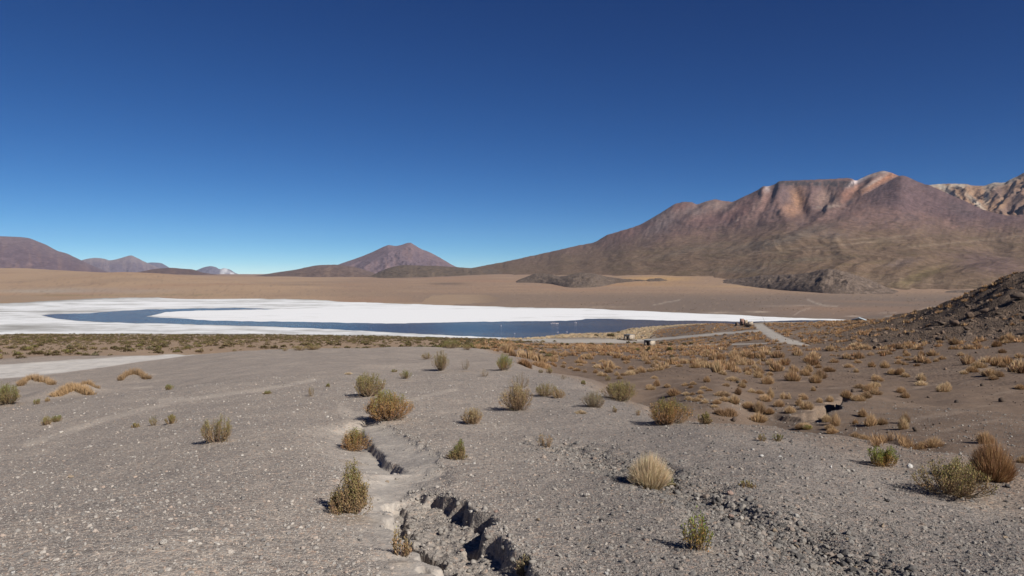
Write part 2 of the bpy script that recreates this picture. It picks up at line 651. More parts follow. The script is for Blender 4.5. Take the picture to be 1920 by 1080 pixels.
def sample(arr, x, y):
    r = np.hypot(x, y)
    th = np.arctan2(x, y)
    fi = np.clip(np.interp(np.log(np.maximum(r, 0.51)), lnr, np.arange(NR)), 0, NR - 1.001)
    fj = np.clip(np.interp(th, cols, np.arange(NC)), 0, NC - 1.001)
    i = fi.astype(int)
    j = fj.astype(int)
    a = fi - i
    b = fj - j
    return (arr[i, j] * (1 - a) * (1 - b) + arr[i + 1, j] * a * (1 - b) + arr[i, j + 1] * (1 - a) * b + arr[i + 1, j + 1] * a * b)


def hit(px, py, arr=None, rmin=2.0, rmax=16000.0):
    """where the sight line through a photograph pixel meets the terrain"""
    arr = Z if arr is None else arr
    th, sl = ray(float(px), float(py))
    rr = np.exp(np.linspace(math.log(rmin), math.log(rmax), 3000))
    zz = sample(arr, rr * np.sin(th), rr * np.cos(th))
    below = (ZC + rr * sl) <= zz
    k = int(np.argmax(below)) if below.any() else len(rr) - 1
    r = rr[k]
    return r * math.sin(th), r * math.cos(th), float(zz[k]), r


def ground_pts(pix, arr=None, **kw):
    return [hit(a, b, arr, **kw)[:2] for a, b in pix]


# brow of the gravel ridge: where it turns down into the valley
BROW = [(-300, 75), (880, 72), (960, 44), (1080, 28.5), (1200, 19), (1340, 14.2), (1440, 14.2), (1560, 12.6), (1680, 12), (1800, 11), (1920, 10), (2600, 10)]
PXC = 960 + FPX * np.tan(np.clip(cols, -1.2, 1.2))
brow_r = np.interp(PXC, [b[0] for b in BROW], [b[1] for b in BROW])[None, :] * np.ones((NR, 1))
front = np.abs(TH) < math.radians(75)
outside = sstep(0.92, 1.25, R / brow_r)                        # 0 on the ridge, 1 beyond

# relief noise, faded towards the lake
n_near = R < 75
dz = np.zeros_like(Z)
sub = np.where(rows < 75)[0]
s0, s1 = sub[0], sub[-1] + 1
xs, ys = X[s0:s1], Y[s0:s1]
dz[s0:s1] += fbm(xs / 1.7, ys / 1.7, 4, 3) * 0.05 * sstep(2.5, 7, R[s0:s1])
dz[s0:s1] += fbm(xs / 0.22, ys / 0.22, 3, 5) * 0.014
dz[s0:s1] += fbm(xs / 7.0, ys / 7.0, 2, 8) * 0.22 * sstep(10, 26, R[s0:s1])
out_s = outside[s0:s1]
dz[s0:s1] += fbm(xs / 2.6, ys / 2.6, 3, 31) * 0.10 * out_s
mid = np.where((rows >= 40) & (rows < 480))[0]
m0, m1 = mid[0], mid[-1] + 1
fade = sstep(45, 90, R[m0:m1]) * sstep(0.4, 4.5, np.abs(BASE_Z[m0:m1]))
dz[m0:m1] += fbm(X[m0:m1] / 16, Y[m0:m1] / 16, 4, 12) * 0.45 * fade
# rocky hill at the right
hillmask = sstep(1500, 1740, PXC)[None, :] * sstep(88, 125, R) * (1 - sstep(260, 330, R))
dz[m0:m1] += (fbm(X[m0:m1] / 5, Y[m0:m1] / 5, 4, 15) * 1.1 + fbm(X[m0:m1] / 22, Y[m0:m1] / 22, 2, 19) * 1.6) * hillmask[m0:m1]
far = np.where(rows >= 480)[0]
f0 = far[0]
dz[f0:] += fbm(X[f0:] / 260, Y[f0:] / 260, 4, 21) * 4.0 * sstep(2, 14, BASE_Z[f0:]) * sstep(700, 1600, R[f0:])
Z += dz

# low sand mounds that carry the arched tussocks
for px, py, h, rad in ((72, 716, 0.30, 1.1), (130, 737, 0.34, 1.3), (165, 728, 0.2, 0.8), (252, 711, 0.34, 1.1)):
    x0, y0, _, _ = hit(px, py, BASE_Z)
    d2 = (X - x0) ** 2 + (Y - y0) ** 2
    Z += h * np.exp(-d2 / rad ** 2)

PX, PY = project(X, Y, Z)

# ---- the two washed-out gullies in the gravel
gx0, gx1 = np.searchsorted(cols, -0.45), np.searchsorted(cols, 0.5)
gr0, gr1 = 0, np.searchsorted(rows, 22.0)
SL = (slice(gr0, gr1), slice(gx0, gx1))
gx, gy, gz = X[SL], Y[SL], Z[SL].copy()
wob = fbm(gx / 0.34, gy / 0.34, 2, 41)
wob2 = fbm(gx / 0.34, gy / 0.34, 2, 47)
wx, wy = gx + wob * 0.15, gy + wob2 * 0.15
gully_dirt = np.zeros(gx.shape)
clod = np.zeros(gx.shape)

# main gully: narrow slot on the left, slab of dried mud, overhung rim on the right
slot_px = [(742, 912), (746, 945), (752, 972), (772, 996), (800, 1004), (812, 1022), (836, 1036), (850, 1054), (856, 1085), (866, 1130)]
rim_px = [(770, 900), (786, 904), (812, 914), (836, 922), (862, 936), (888, 950), (912, 966), (936, 984), (948, 1004), (972, 1030), (1004, 1058), (1040, 1090), (1070, 1130)]
slot = ground_pts(slot_px, BASE_Z)
rim = ground_pts(rim_px, BASE_Z)
poly = slot + rim[::-1]
inside = in_poly(wx, wy, poly)
d_slot, side_slot, par_slot = pl_dist(wx, wy, slot)
d_rim, side_rim, par_rim = pl_dist(wx, wy, rim)
start = sstep(0.0, 0.10, par_rim)
slab = -0.15 * start * sstep(0.0, 0.07, d_rim) - 0.015 * sstep(0.05, 0.4, d_rim)
slab = slab + (fbm(gx / 0.16, gy / 0.16, 4, 51) * 0.04 + np.maximum(0, fbm(gx / 0.07, gy / 0.07, 3, 53)) * 0.045)
carve = np.where(inside, slab, 0.0)
# slot: deep narrow channel with a low left bank
wslot = 0.045 + 0.03 * par_slot + 0.02 * wob
chan = -(0.20 + 0.10 * par_slot) * (1 - sstep(wslot, wslot + 0.05, d_slot)) * sstep(0.0, 0.08, par_slot)
carve = np.minimum(carve, np.where(d_slot < 0.3, chan, 0))
bank = (~inside) & (side_slot < 0)
bank_w = (1 - sstep(0.05, 0.65, d_slot)) * sstep(0.0, 0.1, par_slot)
carve = np.where(~inside & (d_rim > d_slot), np.minimum(carve, -0.06 * bank_w + np.where(d_slot < 0.3, 0, 0)), carve)
gully_dirt = np.maximum(gully_dirt, np.where(inside, 1.0, bank_w * 0.9 * (d_rim > d_slot)))
clod = np.maximum(clod, np.where(inside, sstep(0.0, 0.2, par_rim), 0))
# notch in the right rim
nx, ny, _, _ = hit(905, 998, BASE_Z)
dn = np.hypot(wx - nx, (wy - ny) * 1.0)
carve -= 0.12 * (1 - sstep(0.03, 0.10, dn))
# upper gully: smooth silt ramp with an undercut scarp along its lower-left edge
sc_px = [(676, 790), (692, 820), (704, 828), (716, 838), (724, 850), (742, 861), (762, 870), (784, 878), (800, 884)]
up_px = [(690, 786), (730, 796), (760, 812), (790, 830), (818, 846), (836, 858), (820, 872), (800, 882)]
sc = ground_pts(sc_px, BASE_Z)
up = ground_pts(up_px, BASE_Z)
ramp_poly = sc + up[::-1]
in2 = in_poly(wx, wy, ramp_poly)
d_sc, side_sc, par_sc = pl_dist(gx + wob * .06, gy + wob2 * .06, sc)
d_up, _, par_up = pl_dist(wx, wy, up)
frac = d_up / (d_up + d_sc + 1e-6)
sgn = np.where(side_sc > 0, d_sc, -d_sc)                 # + on the ramp, - on the gully floor
ends = sstep(0.0, 0.14, par_sc) * (1 - sstep(0.80, 1.0, par_sc))
ramp_h = np.where(in2, -0.03 * sstep(0, 0.05, d_up) - 0.06 * frac, 0.0)
below2 = (sgn < 0) & (d_sc < 1.1) & (par_sc < 0.99)
floor_w = (1 - sstep(0.0, 1.05, d_sc)) * sstep(0.0, 0.1, par_sc)
floor_h = -(0.07 + 0.12 * ends) * np.maximum(floor_w, 0) ** 0.8
k_ = sstep(-0.03, 0.03, sgn)
near_sc = (d_sc < 0.06) & (par_sc > 0.004) & (par_sc < 0.985)
upper = np.where(in2, ramp_h, np.where(below2, floor_h, 0.0))
upper = np.where(near_sc, floor_h * (1 - k_) + (-0.03 - 0.06 * 0.95) * k_, upper)
carve = np.minimum(carve, upper)
gully_dirt = np.maximum(gully_dirt, np.where(in2, 1.0, np.where(below2, floor_w, 0)))
clod = np.maximum(clod, np.where(in2, sstep(0.5, 0.9, 1 - frac) * 0.15, 0))
# floor linking the two
lk = ground_pts([(770, 880), (748, 890), (738, 905), (744, 930)], BASE_Z)
d_lk, _, _ = pl_dist(wx, wy, lk)
carve = np.minimum(carve, -0.12 * (1 - sstep(0.05, 0.6, d_lk)))
gully_dirt = np.maximum(gully_dirt, 1 - sstep(0.1, 0.55, d_lk))
# shallow stony runnel to the right
rn = ground_pts([(1030, 832), (1062, 838), (1105, 853), (1150, 870), (1200, 888), (1260, 912), (1330, 945), (1400, 975), (1480, 1005), (1560, 1045), (1640, 1090)], BASE_Z)
d_rn, side_rn, par_rn = pl_dist(gx + wob * 0.25, gy + wob2 * 0.25, rn)
runnel = 1 - sstep(0.05, 0.42, d_rn)
carve += -0.055 * runnel * sstep(0, 0.1, par_rn) + 0.02 * np.exp(-((d_rn - 0.5) / 0.2) ** 2) * (side_rn > 0)
carve += runnel * fbm(gx / 0.12, gy / 0.12, 3, 61) * 0.03
Z[SL] = gz + carve
RUN = np.zeros_like(Z)
RUN[SL] = np.clip(runnel + 0.8 * np.exp(-(d_rn / 0.9) ** 2), 0, 1)
GULLY = np.zeros_like(Z)
GULLY[SL] = np.clip(gully_dirt, 0, 1)
CLOD = np.zeros_like(Z)
CLOD[SL] = clod

# ---- dry gully at the bottom of the valley on the right
vx0 = np.searchsorted(cols, 0.05)
vr0, vr1 = np.searchsorted(rows, 13.0), np.searchsorted(rows, 60.0)
SV = (slice(vr0, vr1), slice(vx0, NC))
vx, vy = X[SV], Y[SV]
vw = fbm(vx / 1.2, vy / 1.2, 3, 71)
val_px = [(1330, 748), (1395, 766), (1440, 780), (1490, 791), (1524, 792), (1542, 780), (1556, 768), (1574, 757), (1600, 742)]
val = ground_pts(val_px, BASE_Z, rmin=19.0)
d_v, side_v, par_v = pl_dist(vx + vw * 0.5, vy - vw * 0.5, val)
prof_v = np.exp(-((par_v - 0.62) / 0.21) ** 2)
deep = (0.10 + 0.40 * prof_v) * (1 + 0.7 * fbm(vx / 0.45, vy / 0.45, 3, 75))
cut = -deep * (1 - sstep(0.26 + 0.12 * vw, 0.40 + 0.12 * vw, d_v)) * sstep(0.0, 0.1, par_v) * (1 - sstep(0.85, 1.0, par_v))
Z[SV] += cut + 0.46 * prof_v * (side_v < 0) * sstep(0.22, 0.42, d_v) * (1 - sstep(0.7, 3.2, d_v)) * (0.8 + 0.4 * vw)
VAL = np.zeros_like(Z)
VAL[SV] = np.exp(-(d_v / 1.0) ** 2)

SHRUBS = [  # px, py(base), w, h, palette, label, options
    (727, 787, 88, 54, 'orange', "big round shrub, rusty orange with a green crown, at the head of the eroded gully", dict(dens=1.7)),
    (690, 743, 62, 44, 'olive', "olive shrub just behind the big rusty orange one", dict(dens=1.3)),
    (665, 846, 50, 43, 'orange', "rusty and green shrub on the left edge of the gully ramp", dict(dens=1.1)),
    (661, 963, 82, 100, 'olive', "tall shaggy olive shrub with a rusty tuft, nearest the gully's left bank", dict(dens=1.7, upright=.9, heads=[(0.0, 1.0, .62), (-.15, .55, .9), (.1, .8, .5)])),
    (405, 829, 60, 52, 'olive', "two-headed olive shrub with reddish stems alone on the bare gravel", dict(dens=.8, heads=[(-.18, .9, .55), (.22, 1.0, .55)])),
    (862, 861, 42, 40, 'green', "small upright green shrub with dry brown skirt by the end of the silt ramp", dict(dens=.7, heads=[(.0, 1.0, .4), (-.1, .6, .9)])),
    (827, 695, 30, 38, 'olive', "tall narrow olive shrub near the crest of the gravel ridge", dict(dens=.9)),
    (801, 673, 24, 13, 'olive', "low spreading olive shrub left of the tall narrow one near the crest", dict(dens=.6)),
    (760, 710, 22, 17, 'green', "small dark green shrub between the crest and the olive bush", dict(dens=.6)),
    (739, 698, 12, 6, 'green', "tiny green sprig left of a small dark green shrub", dict(dens=.3)),
    (872, 693, 22, 20, 'grey', "thin greyish shrub right of the tall narrow one", dict(dens=.5, sparse=True)),
    (846, 653, 34, 17, 'green', "dark green bush on the skyline of the gravel ridge", dict(dens=.9)),
    (876, 656, 18, 11, 'olive', "small olive bush beside the dark green one on the ridge skyline", dict(dens=.6)),
    (894, 651, 14, 12, 'green', "little green bush, rightmost of three on the ridge skyline", dict(dens=.5)),
    (945, 694, 33, 30, 'bright', "bright yellow-green shrub beside brown tussocks on the ridge brow", dict(dens=1.0)),
    (908, 706, 19, 15, 'grey', "small grey-green shrub left of the bright yellow-green one", dict(dens=.5, sparse=True)),
    (970, 769, 58, 50, 'straw', "dense straw-coloured shrub, largest of the dry ones in mid ridge", dict(dens=1.3)),
    (975, 727, 42, 30, 'grey', "pale wispy shrub standing behind the dense straw-coloured one", dict(dens=.7, sparse=True)),
    (1024, 743, 42, 26, 'olive', "low olive shrub right of the straw-coloured one, its left half greener", dict(dens=.9)),
    (1046, 746, 26, 18, 'straw', "small dry shrub grown into the right side of the low olive one", dict(dens=.6)),
    (1113, 763, 44, 30, 'grey', "grey dry shrub left of the big yellow-green one", dict(dens=.9)),
    (1163, 751, 62, 38, 'olive', "broad yellow-green shrub near the valley edge", dict(dens=1.3)),
    (1252, 794, 76, 48, 'orange', "large dark green and orange shrub on the brow above the tussock valley", dict(dens=1.6)),
    (885, 795, 40, 30, 'straw', "brown rusty shrub alone right of the gully head", dict(dens=.9)),
    (1026, 839, 36, 32, 'straw', "sparse straw shrub at the head of the stony runnel", dict(dens=.6, sparse=True, heads=[(-.3, .9, .35), (.1, .8, .7)])),
    (1152, 773, 12, 12, 'olive', "small sprig below the grey dry shrub", dict(dens=.3, sparse=True)),
    (1197, 779, 12, 11, 'straw', "small dry sprig left of the large dark green and orange shrub", dict(dens=.3, sparse=True)),
    (1322, 795, 24, 22, 'olive', "small olive shrub right of the large dark green and orange one", dict(dens=.6)),
    (1258, 914, 18, 17, 'green', "small green sprig at the foot of the pale round tussock", dict(dens=.4, sparse=True)),
    (1401, 914, 30, 14, 'olive', "flat rusty olive sprig on coarse gravel at the right", dict(dens=.5, sparse=True)),
    (1306, 1031, 66, 74, 'bright', "open wispy green shrub in the front right gravel", dict(dens=1.0, sparse=True, upright=.9, heads=[(-.12, 1.0, .6), (.25, .8, .6), (.1, .95, .5)])),
    (1650, 873, 60, 38, 'bright', "vivid green shrub with orange stems before an arched tussock", dict(dens=.9, heads=[(-.15, 1.0, .6), (.3, .95, .5)])),
    (1788, 927, 128, 66, 'olive', "wide grey-green shrub with bare lower twigs beside the tall rusty tussock", dict(dens=1.25, bare=.55)),
    (1428, 827, 16, 16, 'olive', "wispy sprig on the brow, left of two", dict(dens=.3, sparse=True)),
    (1456, 827, 20, 16, 'green', "wispy green sprig on the brow, right of two", dict(dens=.4, sparse=True)),
    (750, 1043, 40, 56, 'straw', "thin dry shrub on the left bank of the deep gully slot", dict(dens=.7, sparse=True, upright=.9, heads=[(-.15, 1.0, .35), (.25, .7, .5)])),
    (985, 1082, 36, 40, 'grey', "grey-green sprig among mud clods at the bottom edge", dict(dens=.7, sparse=True)),
    (12, 758, 52, 42, 'green', "dark leafy green shrub cut by the left edge of the photo", dict(dens=1.3)),
    (87, 797, 18, 17, 'olive', "small sprig at the left, first of a pair on the gravel", dict(dens=.4)),
    (107, 791, 19, 13, 'green', "small green sprig at the left, second of a pair on the gravel", dict(dens=.4)),
    (255, 801, 15, 8, 'olive', "flat little sprig, lowest of the three left of the two-headed shrub", dict(dens=.3)),
    (288, 798, 18, 19, 'green', "thin green sprig between two others left of the two-headed shrub", dict(dens=.4, sparse=True)),
    (322, 794, 21, 18, 'olive', "bushy sprig, nearest left of the two-headed shrub", dict(dens=.5)),
    (316, 731, 16, 11, 'green', "dark green sprig right of the arched tussock on bare gravel", dict(dens=.5)),
    (502, 739, 16, 7, 'green', "flat green sprig by the pale silt streak", dict(dens=.3)),
    (583, 743, 15, 20, 'olive', "thin yellow-green sprig right of the pale silt streak", dict(dens=.35, sparse=True)),
    (615, 726, 8, 8, 'green', "tiny sprig left of the olive bush on open gravel", dict(dens=.25)),
    (70, 758, 13, 11, 'green', "small sprig between the dark leafy shrub and the arched tussocks", dict(dens=.3)),
    (89, 753, 9, 8, 'straw', "tiny dry sprig under the arched tussocks", dict(dens=.3)),
    (588, 656, 34, 11, 'olive', "low green bush, widest of three along the ridge skyline at mid left", dict(dens=.8)),
    (560, 657, 28, 9, 'olive', "flat olive bush, middle of three along the ridge skyline at mid left", dict(dens=.7)),
    (534, 658, 12, 7, 'olive', "small olive bush, leftmost of three along the ridge skyline at mid left", dict(dens=.5)),
    (1094, 721, 9, 9, 'green', "tiny dark sprig high on the ridge's right shoulder", dict(dens=.3)),
    (1140, 714, 12, 10, 'olive', "little round bush on the brow above the tussock hollow", dict(dens=.4)),
    (1031, 700, 12, 12, 'olive', "little olive bush before the brown tussocks on the brow", dict(dens=.4)),
    (1014, 699, 9, 7, 'grey', "tiny grey sprig before the brown tussocks on the brow", dict(dens=.3)),
    (1057, 711, 14, 10, 'grey', "faint grey sprig on the ridge's right shoulder", dict(dens=.3, sparse=True)),
    (1515, 806, 20, 9, 'bright', "low bright green sprig on the brow below the dark valley cut", dict(dens=.4)),
    (995, 667, 14, 9, 'green', "small green bush in the tussocks beyond the brow", dict(dens=.4)),
]
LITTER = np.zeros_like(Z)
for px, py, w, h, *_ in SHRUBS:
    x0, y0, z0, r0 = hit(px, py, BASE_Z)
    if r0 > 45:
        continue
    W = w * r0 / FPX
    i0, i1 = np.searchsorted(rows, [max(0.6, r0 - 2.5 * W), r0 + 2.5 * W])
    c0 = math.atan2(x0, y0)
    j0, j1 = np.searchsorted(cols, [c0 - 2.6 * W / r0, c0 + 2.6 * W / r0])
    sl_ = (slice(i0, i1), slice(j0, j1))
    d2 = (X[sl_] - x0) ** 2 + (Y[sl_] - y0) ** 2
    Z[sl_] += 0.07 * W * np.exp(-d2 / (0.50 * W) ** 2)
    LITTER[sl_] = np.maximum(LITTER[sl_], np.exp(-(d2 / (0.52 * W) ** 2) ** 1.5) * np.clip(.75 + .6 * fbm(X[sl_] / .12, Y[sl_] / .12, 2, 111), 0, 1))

# ---- colours of the ground (albedo, laid out where things lie)
PX, PY = project(X, Y, Z)
C = np.empty((NR, NC, 3))
big = fbm(X / 9.0, Y / 9.0, 4, 81)
pat = fbm(X / 40.0, Y / 40.0, 4, 83)


def lay(mask, c):
    m = np.clip(mask, 0, 1)[..., None]
    C[:] = C * (1 - m) + np.array(c) * m


C[:] = (0.308, 0.277, 0.246)
lay(sstep(-0.1, 0.5, big) * 0.5 * (R < 100), (0.32, 0.29, 0.26))
lay(sstep(0.0, 0.5, fbm(X / 2.3, Y / 2.3, 3, 87)) * 0.35 * (R < 60), (0.31, 0.275, 0.24))
right = sstep(880, 1100, PX)
lay(sstep(820, 1250, PX + 60 * big) * 0.85 * (1 - outside), (0.235, 0.215, 0.198))
# dirt shoulder along the brow
lay(right * sstep(0.70, 0.92, R / brow_r) * (1 - outside) * 0.8, (0.245, 0.195, 0.155))
# valley side
slope_c = np.clip(outside * sstep(860, 1000, PX) + outside * sstep(75, 100, R), 0, 1)
lay(slope_c, (0.168, 0.124, 0.093))
lay(slope_c * sstep(-0.2, 0.5, pat) * 0.6, (0.148, 0.112, 0.086))
lay(slope_c * sstep(0.1, 0.5, fbm(X / 30 + 5, Y / 30, 3, 89)) * sstep(1300, 1500, PX) * (R < 120) * 0.5, (0.145, 0.128, 0.112))
lay(VAL * 0.25, (0.21, 0.175, 0.145))
streak = fbm((X * 0.8 + Y * 0.6) / 7.0, (X * 0.6 - Y * 0.8) / 0.8, 3, 91)
lay(slope_c * sstep(0.18, 0.5, streak) * 0.6 * (R < 110), (0.235, 0.185, 0.145))
# tan plain at the left, down to the shore
plain = outside * (1 - sstep(860, 1000, PX)) * (R > 60)
lay(plain, (0.285, 0.205, 0.140))
lay(plain * sstep(0.0, 0.5, pat) * 0.5, (0.31, 0.235, 0.165))
beyond = (R > 130) * sstep(900, 1000, PX) * outside
lay(beyond * sstep(130, 220, R) * 0.5, (0.205, 0.155, 0.115))
shore = (1 - sstep(0.3, 3.0, BASE_Z)) * (R > 150)
lay(shore * (R < 620) * 0.6, (0.33, 0.29, 0.23))
# far country
farm = (BASE_Z > -0.1) * (R > 560)
lay(farm, (0.275, 0.190, 0.132))
lay(farm * (1 - sstep(560, 680, PX)) * (R < 4500), (0.335, 0.235, 0.155))
py_ = PY + 1.2 * fbm(PX / 25, PY / 5, 3, 95)
wavy = fbm(PX / 120.0, PY / 3.0, 4, 93)
lay(farm * sstep(0.1, 0.5, wavy) * 0.5, (0.34, 0.245, 0.165))
lay(farm * sstep(0.1, 0.5, -wavy) * 0.45, (0.235, 0.155, 0.110))
lay(farm * sstep(700, 850, PX) * sstep(545, 556, py_) * 0.85, (0.20, 0.150, 0.115))
lay(farm * sstep(1000, 1300, PX) * sstep(547, 566, py_) * 0.9, (0.165, 0.128, 0.104))
for cx, cy, wx_, wy_, s, c in ((1230, 523, 70, 5, .85, (.42, .265, .12)), (1180, 533, 110, 3.5, .6, (.40, .25, .12)), (1290, 513, 50, 5, .6, (.44, .29, .15)),
                               (1400, 537, 130, 3, .5, (.40, .27, .15)), (840, 532, 34, 2.5, .9, (.15, .11, .085)), (560, 534, 60, 2.2, .5, (.17, .125, .095)),
                               (60, 546, 70, 3, .5, (.38, .33, .27)), (170, 545, 130, 5, .75, (.30, .265, .225)), (120, 554, 90, 1.6, .9, (.20, .175, .10)), (330, 553, 110, 1.4, .6, (.20, .165, .10)),
                               (1480, 598, 120, 4, .3, (.2, .15, .11)), (1350, 586, 30, 1.5, .9, (.40, .33, .26)), (1420, 585, 20, 1.3, .9, (.42, .35, .28)), (1480, 573, 40, 1, .7, (.38, .31, .25)), (1110, 575, 60, 1.0, .6, (.36, .29, .22)), (1600, 593, 16, 1.2, .8, (.45, .38, .32))):
    lay(farm * s * np.exp(-(((PX - cx) / wx_) ** 2 + ((py_ - cy) / wy_) ** 2) ** 1.2), c)
for pts, w in (([(1514, 561), (1522, 565), (1532, 569), (1548, 573), (1570, 575)], 1.6), ([(1660, 594), (1700, 590), (1725, 582), (1745, 576), (1790, 573), (1830, 571)], 1.6),
               ([(1225, 572), (1255, 566), (1275, 562)], 1.0), ([(1490, 590), (1500, 583), (1520, 578)], 1.1), ([(1620, 588), (1680, 586)], 0.9)):
    d, _, _ = pl_dist(PX, py_, pts)
    lay(farm * (1 - sstep(w * 0.3, w * 1.5, d)) * 0.55, (.36, .31, .26))
spk = fbm(PX / 5.0, PY / 0.9, 3, 113)
lay(farm * (R < 2500) * sstep(.12, .5, spk) * .45, (.17, .125, .095))
lay(farm * (R < 2500) * sstep(.2, .55, -spk) * .30, (.36, .26, .18))
pl_ = fbm(X / 420, Y / 420, 4, 117)
lay(farm * sstep(.08, .4, pl_) * .45, (.30, .185, .12))
lay(farm * sstep(.12, .45, -pl_) * .40, (.225, .165, .122))
# rocky hill ground
lay(hillmask * 0.85, (0.112, 0.082, 0.061))
lay(hillmask * sstep(0.1, 0.5, fbm(X / 6, Y / 6, 3, 97)) * 0.5, (0.175, 0.122, 0.08))
# wheel-worn pale silt on the ridge
silt = np.zeros_like(Z)
for pts, w, s in (([(590, 712), (540, 722), (470, 733), (400, 742), (330, 752), (250, 772), (190, 788), (120, 812), (50, 834)], 7, .8),
                  ([(300, 752), (345, 748)], 7, .9), ([(250, 728), (285, 725)], 3, .7), ([(855, 730), (800, 742), (762, 752)], 6, .7), ([(640, 768), (668, 780), (690, 786)], 14, .9), ([(650, 792), (700, 786)], 12, .9),
                  ([(690, 870), (712, 885), (726, 902)], 16, .8), ([(700, 905), (720, 960), (770, 1030), (810, 1090)], 26, .55)):
    d, _, _ = pl_dist(PX, PY, pts)
    wv = w * (1 + 0.7 * fbm(X / 1.1, Y / 1.1, 3, 101)) * np.clip((PY - 600) / 180, 0.5, 2)
    silt = np.maximum(silt, s * (1 - sstep(wv * 0.3, wv, d)) * (R < 70))
lay(silt * .8, (0.42, 0.37, 0.315))
lay(GULLY * 0.8, (0.34, 0.312, 0.278))
lay(CLOD * 0.75, (0.245, 0.222, 0.198))
lay(RUN * 0.25, (0.20, 0.185, 0.17))
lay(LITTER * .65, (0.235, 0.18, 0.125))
# dirt tracks
ROAD = np.zeros_like(Z)
ul = [(-400, 705), (-100, 690), (0, 684), (110, 677), (240, 668.5), (320, 664.5), (393, 661.5)]
ll = [(-400, 770), (-100, 724), (0, 709), (110, 700), (180, 690), (280, 676), (350, 667), (393, 662)]
yu = np.interp(PX, *zip(*ul))
yl = np.interp(PX, *zip(*ll))
roadA = ((PY > yu - 0.3) & (PY < yl) & (PX < 393) & (R > 40) & (R < 110) & front)
jit = 2.0 * fbm(X / 3, Y / 3, 4, 103)
roadA_soft = sstep(-1.5, 1.0, PY - yu + jit) * sstep(-1.5, 1.0, yl - PY + jit) * (PX < 396) * (R > 40) * (R < 110)
dm_, _, pm_ = pl_dist(PX, PY, [(1419, 605), (1424, 612), (1438, 622), (1458, 633), (1482, 641), (1520, 648)])
hw = np.interp(pm_, [0, .15, .35, .6, .85, 1.0], [12, 13, 14, 10, 6, .5])
jb = 1.6 * fbm(X / 9, Y / 9, 3, 109)
main_in = (dm_ + jb) < hw * .55
d1, _, _ = pl_dist(PX, PY, [(1440, 620), (1395, 622), (1300, 630), (1220, 637.5), (1130, 640)])
d2, _, _ = pl_dist(PX, PY, [(1478, 642), (1400, 645), (1320, 647), (1240, 650)])
d3, _, _ = pl_dist(PX, PY, [(1180, 639.5), (1060, 639.5), (985, 636), (935, 634.5)])
midr = (R > 120) & (R < 420) & front
d1, d2, d3 = d1 + .35 * jb, d2 + .35 * jb, d3 + .5 * jb
roadB = midr & (main_in | (d1 < 2.2) | (d2 < 1.0) | ((d3 < 3.4) & (PX < 1190)))
roadB_soft = midr * np.maximum.reduce([1 - sstep(hw * .40, hw * .66, dm_ + jb), 1 - sstep(1.2, 3.0, d1), (1 - sstep(.4, 1.8, d2)) * .8, (1 - sstep(2.2, 4.6, d3)) * (PX < 1190)])
lay(roadA_soft, (0.50, 0.475, 0.44))
lay(roadB_soft * 0.9, (0.42, 0.385, 0.34))
flat_ = midr & (PX > 1000) & (PX < 1230) & (PY > 628) & (PY < 644)
lay(flat_ * 0.35, (0.33, 0.30, 0.26))
rut = fbm(PX / 40, (PY - yl) / 3.0, 3, 107)
lay(roadA_soft * sstep(0.05, 0.4, rut) * 0.5, (0.36, 0.335, 0.30))

grav = np.clip(1 - 0.45 * outside - 0.4 * silt - 0.55 * GULLY * (1 - 0.6 * CLOD), 0.08, 1) * (1 - sstep(60, 110, R) * 0.8)
grav = grav * (1 - 0.7 * roadA_soft)
stony = np.clip(hillmask * 1.0 + 0.35 * outside * sstep(25, 60, R) * (R < 500) * (BASE_Z > 0.4), 0, 1) * (1 - roadA_soft)

verts = np.stack([X, Y, Z], -1).reshape(-1, 3)
idx = np.arange(NR * NC).reshape(NR, NC)
q = np.stack([idx[:-1, :-1], idx[:-1, 1:], idx[1:, 1:], idx[1:, :-1]], -1).reshape(-1, 4)
wrap = np.stack([idx[:-1, -1], idx[:-1, 0], idx[1:, 0], idx[1:, -1]], -1)
fA = roadA[:-1, :-1].ravel()
fB = roadB[:-1, :-1].ravel()


def sub_mesh(name, faces, tri=None):
    used = np.unique(faces)
    remap = np.full(len(verts), -1, np.int64)
    remap[used] = np.arange(len(used))
    F = [remap[faces]]
    V = verts[used]
    colr = C.reshape(-1, 3)[used]
    ex = {'grav': grav.ravel()[used], 'stony': stony.ravel()[used]}
    return mesh_data(name, V, F, M_GROUND, colr, True, ex)


# centre cap under the camera tripod
cap_c = len(verts)
verts = np.vstack([verts, [[0, 0, ZC - 1.6]]])
C2 = np.vstack([C.reshape(-1, 3), [[.23, .21, .2]]])
cap = np.stack([idx[0, :-1], np.full(NC - 1, cap_c), np.full(NC - 1, cap_c), idx[0, 1:]], -1)
qg = np.vstack([q[~fA & ~fB], wrap])
used = np.unique(qg)
o = obj("ground", sub_mesh("ground", qg))
tag(o, kind='structure', label="dry stony ground of the ridge, valley and wide brown plain")
o = obj("dirt_road", sub_mesh("dirt_road", q[fA]))
tag(o, kind='structure', label="pale grey dirt road below the gravel ridge at the left")
o = obj("dirt_road", sub_mesh("dirt_road", q[fB & ~fA]))
tag(o, kind='structure', label="pale dirt track passing the stone huts by the lake")

